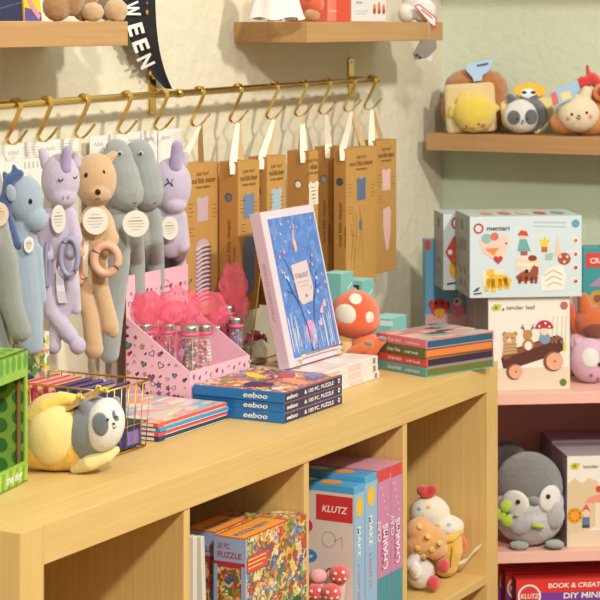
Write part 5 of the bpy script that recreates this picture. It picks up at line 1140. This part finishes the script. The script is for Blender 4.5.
V = shelfv('bunny_plush', 'cream bunny plush in a croissant bun at the right end of the green wall shelf', 580); fl = V.py
V.org('bun', [V.E(588, fl-16, 32, 16, 18, 4), V.E(604, fl-26, 20, 22, 16, 6), V.E(566, fl-13, 16, 12, 14, 0)], plush('#dd9040'))
bf_ = (577, fl-22, 20.5, 18, 16, -12); V.org('face', [V.E(577, fl-22, 20.5, 18, 16, -12), V.C((571, fl-38, -12, 6), (569, fl-44, -11, 5.5)), V.C((583, fl-38, -12, 6), (585, fl-44, -11, 5.5))], plush('#ead9b4'))
for a, b in ((568.5, 113), (583, 111.5)): eye(V, a, b, 1.4, -12+fdy(577, fl-22, 20.5, 18, 16, a, b)-.4)
eye(V, 575, 114.5, 1.3, -28.4, 'nose', rz=1); stroke(V, 'mouth', [(572.5, 116), (575, 118), (577.5, 116)], .5, card('#3c2c20'), -28.1); patch(V, 'cheek', bf_, 565, 117, 2, 2, card('#e8909c'), 1.2); patch(V, 'cheek', bf_, 587, 115, 2.4, 2.2, card('#e8909c'), 1.2)
V.org('tassel', [V.C((582, 84, -2, 5), (592, 78, -2, 6), (600, 86, -2, 5)), V.C((575, 84, -3, 3), (582, 80, -3, 4)), V.C((588, 76, -2, 2), (587, 66, -2, 1.6))], plush('#d8322c'))
V.org('orange_bow', [V.E(600, 92, 9, 9, 6, -14)], plush('#e8862c')); V.blob('bow_center', 599, 91, 4.5, 5, plush('#a8261e'), 3, -19)
mb = MB(); pts = [(547, 92), (560, 86), (574, 79), (577, 88), (568, 99), (550, 106)]
mb.raw([V.p(a, b, -24) for a, b in pts]+[V.p(a, b, -23.2) for a, b in pts], [tuple(range(6)), tuple(range(11, 5, -1))]+[(i, (i+1) % 6, (i+1) % 6+6, i+6) for i in range(6)], card('#9cc0dc', .4))
mb.raw([V.p(a, b, -24.4) for a, b in ((548, 93), (553, 90.5), (556, 102), (550.5, 105))], [(0, 1, 2, 3)], card('#d86a5c', .4)); mb.raw([V.p(a, b, -24.4) for a, b in ((557, 92), (567, 90), (569, 97), (559, 100))], [(0, 1, 2, 3)], card('#e4d48c', .4)); mb.build('paper_tag', V.root)

# ---------------------------------------------------------------- things on the two top shelves
ZT = ZS+.0374
p0, p1 = aty(0, 20, .265), aty(24, 20, .265)
solo('gift_box', 'navy box with a coloured top at the left end of the top shelf', 'box', (p1.x-.10, .265+.04, ZT), (.20, .08, .075), card('#20264c', .4), faces={'top': card('#d8784c')}, deco=lambda mb, F, s: (mb.line(F['front'], [(.1, .01), (s[0], .028)], .001, card('#5c6c9c')), mb.rect(F['front'], 0, .031, s[0], .044, card('#d89a3c'), l=1), mb.rect(F['front'], .12, .033, .03, .04, card('#b8443c'), l=2)))
p1 = aty(27, 20, .258); mb = MB(); t = Vector((p1.x, .262, ZT))
tri = [(0, 0), (.042, 0), (.030, .075), (-.008, .08)]
mb.raw([(a, 0, b) for a, b in tri]+[(a, .05, b) for a, b in tri], [(0, 1, 2, 3), (7, 6, 5, 4), (0, 4, 5, 1), (1, 5, 6, 2), (2, 6, 7, 3), (3, 7, 4, 0)], card('#e8c02c', .4))
fr = Fr((0, 0, 0), (1, 0, 0), (0, 0, 1)); mb.poly(fr, [(0, .0), (.042, 0), (.040, .012), (0, .02)], card('#5c4a8c'), l=1); mb.line(fr, [(0, .045), (.020, .018), (.036, .005)], .008, card('#e88a9c'), l=2)
tag(mb.build('gift_bag', None, t), 'yellow and violet gift pouch beside the navy box on the top shelf', 'gift bag')
BR = plush('#a8804c'); BR2 = plush('#c9a878')
for px, nm, dk in ((66, 'brown plush monkey paws nearest the yellow pouch on the top shelf', 0), (86, 'brown plush paws in the middle of the top left shelf', 1), (112, 'brown plush paws hanging over the right end of the top left shelf', 2)):
    q_ = aty(px, 20, .275); V = View('soft_toy', nm, 'soft toy', px, (q_.x, q_.y), ZT, 0, 'brown plush toys on the top left shelf'); fl = V.py
    if dk == 0: V.org('body', [V.E(57, fl-15, 14, 15, 12), V.E(72, fl-25, 12, 20, 10, 3)], BR, fuzz=.0012)
    elif dk == 1: V.org('body', [V.E(82, fl-19, 12, 19, 9, 4), V.E(88, fl-30, 11, 20, 9, 4)], BR, fuzz=.0012); V.org('paw', [V.E(93, fl-9, 11, 9.5, 9, -3)], BR2, fuzz=.001)
    else: V.org('body', [V.E(106, fl-22, 11, 21, 9, 4)], plush('#8c7458'), fuzz=.0012); V.org('paw', [V.E(116, fl-11, 12, 11, 9, -4), V.E(119, fl-3, 6, 4, 5, -6)], BR2, fuzz=.001)
# middle shelf: ghost dress, little orange legs, boxes, white animal
q_ = aty(275, 20, .275); V = View('ghost_plush', 'white cloth ghost doll skirt at the left end of the top middle shelf', 'soft toy', 276, (q_.x, q_.y), ZT); fl = V.py
mb = MB(); prof = []; n = 40; rows = []
k = V.k
for j in range(9):
    f = j/8; r_ = (28-13*f)*k; zz_ = f*.09
    rows.append([(r_*(1+.10*(1-f)*math.sin(7*a+1)) * math.cos(a), .62*r_*(1+.12*(1-f)*math.sin(7*a+1))*math.sin(a), zz_+.002+(.003*(1-f)*(1+math.sin(5*a)) if j == 0 else 0)) for a in [i*2*PI/n for i in range(n)]])
vs = [v for r_ in rows for v in r_]; fs = [(j*n+i, j*n+(i+1) % n, (j+1)*n+(i+1) % n, (j+1)*n+i) for j in range(8) for i in range(n)]+[tuple(range(8*n, 9*n))]
mb.raw(vs, fs, M('#e2dfda', rough=.95, bump=.3), True); mb.build('cloth_skirt', V.root)
mb = MB(); mb.lathe([(.012, .001), (.014, .02), (.010, .085)], plush('#d8d4cc')); mb.build('body', V.root)
q_ = aty(314, 20, .272); V = View('soft_toy', 'small orange and brown plush foot beside the coral box on the top shelf', 'soft toy', 314, (q_.x, q_.y), ZT); fl = V.py
V.org('foot', [V.E(312, fl-6, 8, 6.5, 8)], plush('#b88448')); V.org('leg', [V.E(316, fl-18, 8, 9, 7, 1), V.E(312, fl-30, 9, 12, 8, 2)], plush('#e8602c'))
p2_ = aty(351, 20, .262)
solo('gift_box', 'coral and white box standing in the middle of the top middle shelf', 'box', (p2_.x+.075, .262+.045, ZT), (.15, .09, .09), card('#dfe0e0', .4), faces={'left': card('#d8604c', .4)}, deco=lambda mb, F, s: ([mb.disc(F['front'], .098+i*.020, .024+.004*(i % 2), .006, card('#d88a3c'), .010, l=2) for i in range(3)], [mb.disc(F['front'], .098+i*.020, .020, .006, card('#b83c34'), .005, l=3) for i in range(3)], mb.text(F['front'], 'tea time', .02, .034, .008, card('#8c8c90')), mb.line(F['front'], [(.02, .02), (.07, .02)], .001, card('#a8a8ac')), mb.line(F['front'], [(.02, .015), (.06, .015)], .001, card('#a8a8ac'))))
p2_ = aty(329, 20, .295)
solo('gift_box', 'salmon box behind the coral and white one on the top middle shelf', 'box', (p2_.x+.012, .328, ZT), (.045, .07, .09), card('#e08a74', .4), faces={'left': card('#c85a48', .4)}, deco=lambda mb, F, s: mb.line(F['front'], [(.005, .02), (.04, .02)], .002, card('#f0d8cc')))
q_ = aty(422, 20, .268); V = View('soft_toy', 'white fluffy plush with a red edged tag, right end of the top middle shelf', 'soft toy', 422, (q_.x, q_.y), ZT); fl = V.py
V.org('body', [V.E(407, fl-9, 9, 9.5, 9), V.E(424, fl-11, 12, 12, 10), V.E(412, fl-24, 10, 15, 9, 2)], plush('#e4e2dc'), fuzz=.001)
mb = MB(); pts = [(413, 6), (418, 4), (436, 18), (435, 29), (430, 25)]
mb.raw([V.p(a, b, -16) for a, b in pts]+[V.p(a, b, -15.3) for a, b in pts], [tuple(range(5)), tuple(range(9, 4, -1))]+[(i, (i+1) % 5, (i+1) % 5+5, i+5) for i in range(5)], card('#c83c40')); pts = [(415, 6.5), (418, 5.5), (434.5, 18.5), (434, 26), (430, 23.5)]
mb.raw([V.p(a, b, -16.4) for a, b in pts], [tuple(range(5))], card('#e8e2e0')); mb.raw([V.p(a, b, -16.8) for a, b in ((420, 10), (421, 9), (432, 18), (431.5, 19.2))], [(0, 1, 2, 3)], card('#b85c5c')); mb.build('paper_tag', V.root)
q_ = aty(425, 50, .235); V = View('hanging_tag', 'grey mouse shaped tag hanging below the right end of the top middle shelf', 'tag', 425, (q_.x, q_.y), aty(425, 62, .235).z)
mb = MB(); pts = [(420, 41), (436, 39), (437, 48), (428, 58), (414, 60), (413, 54)]
mb.raw([V.p(a, b, 0) for a, b in pts]+[V.p(a, b, 2) for a, b in pts], [tuple(range(6)), tuple(range(11, 5, -1))]+[(i, (i+1) % 6, (i+1) % 6+6, i+6) for i in range(6)], M('#8a8078', rough=.8)); mb.raw([V.p(a, b, -.5) for a, b in ((425, 59), (434, 53), (431, 62))], [(0, 1, 2)], card('#cfcac8')); mb.build('card', V.root)
MB().tube([V.p(430, 41, 1), V.p(429, 30, -2), V.p(428, 20, -4)], .0004, card('#d8d4cc'), 5).build('string', V.root)
for a, b in ((417, 55), (420, 57.5)): V.blob('mouse_print', a, b, 1.6, 1.6, card('#3a3434'), .6, -.8)
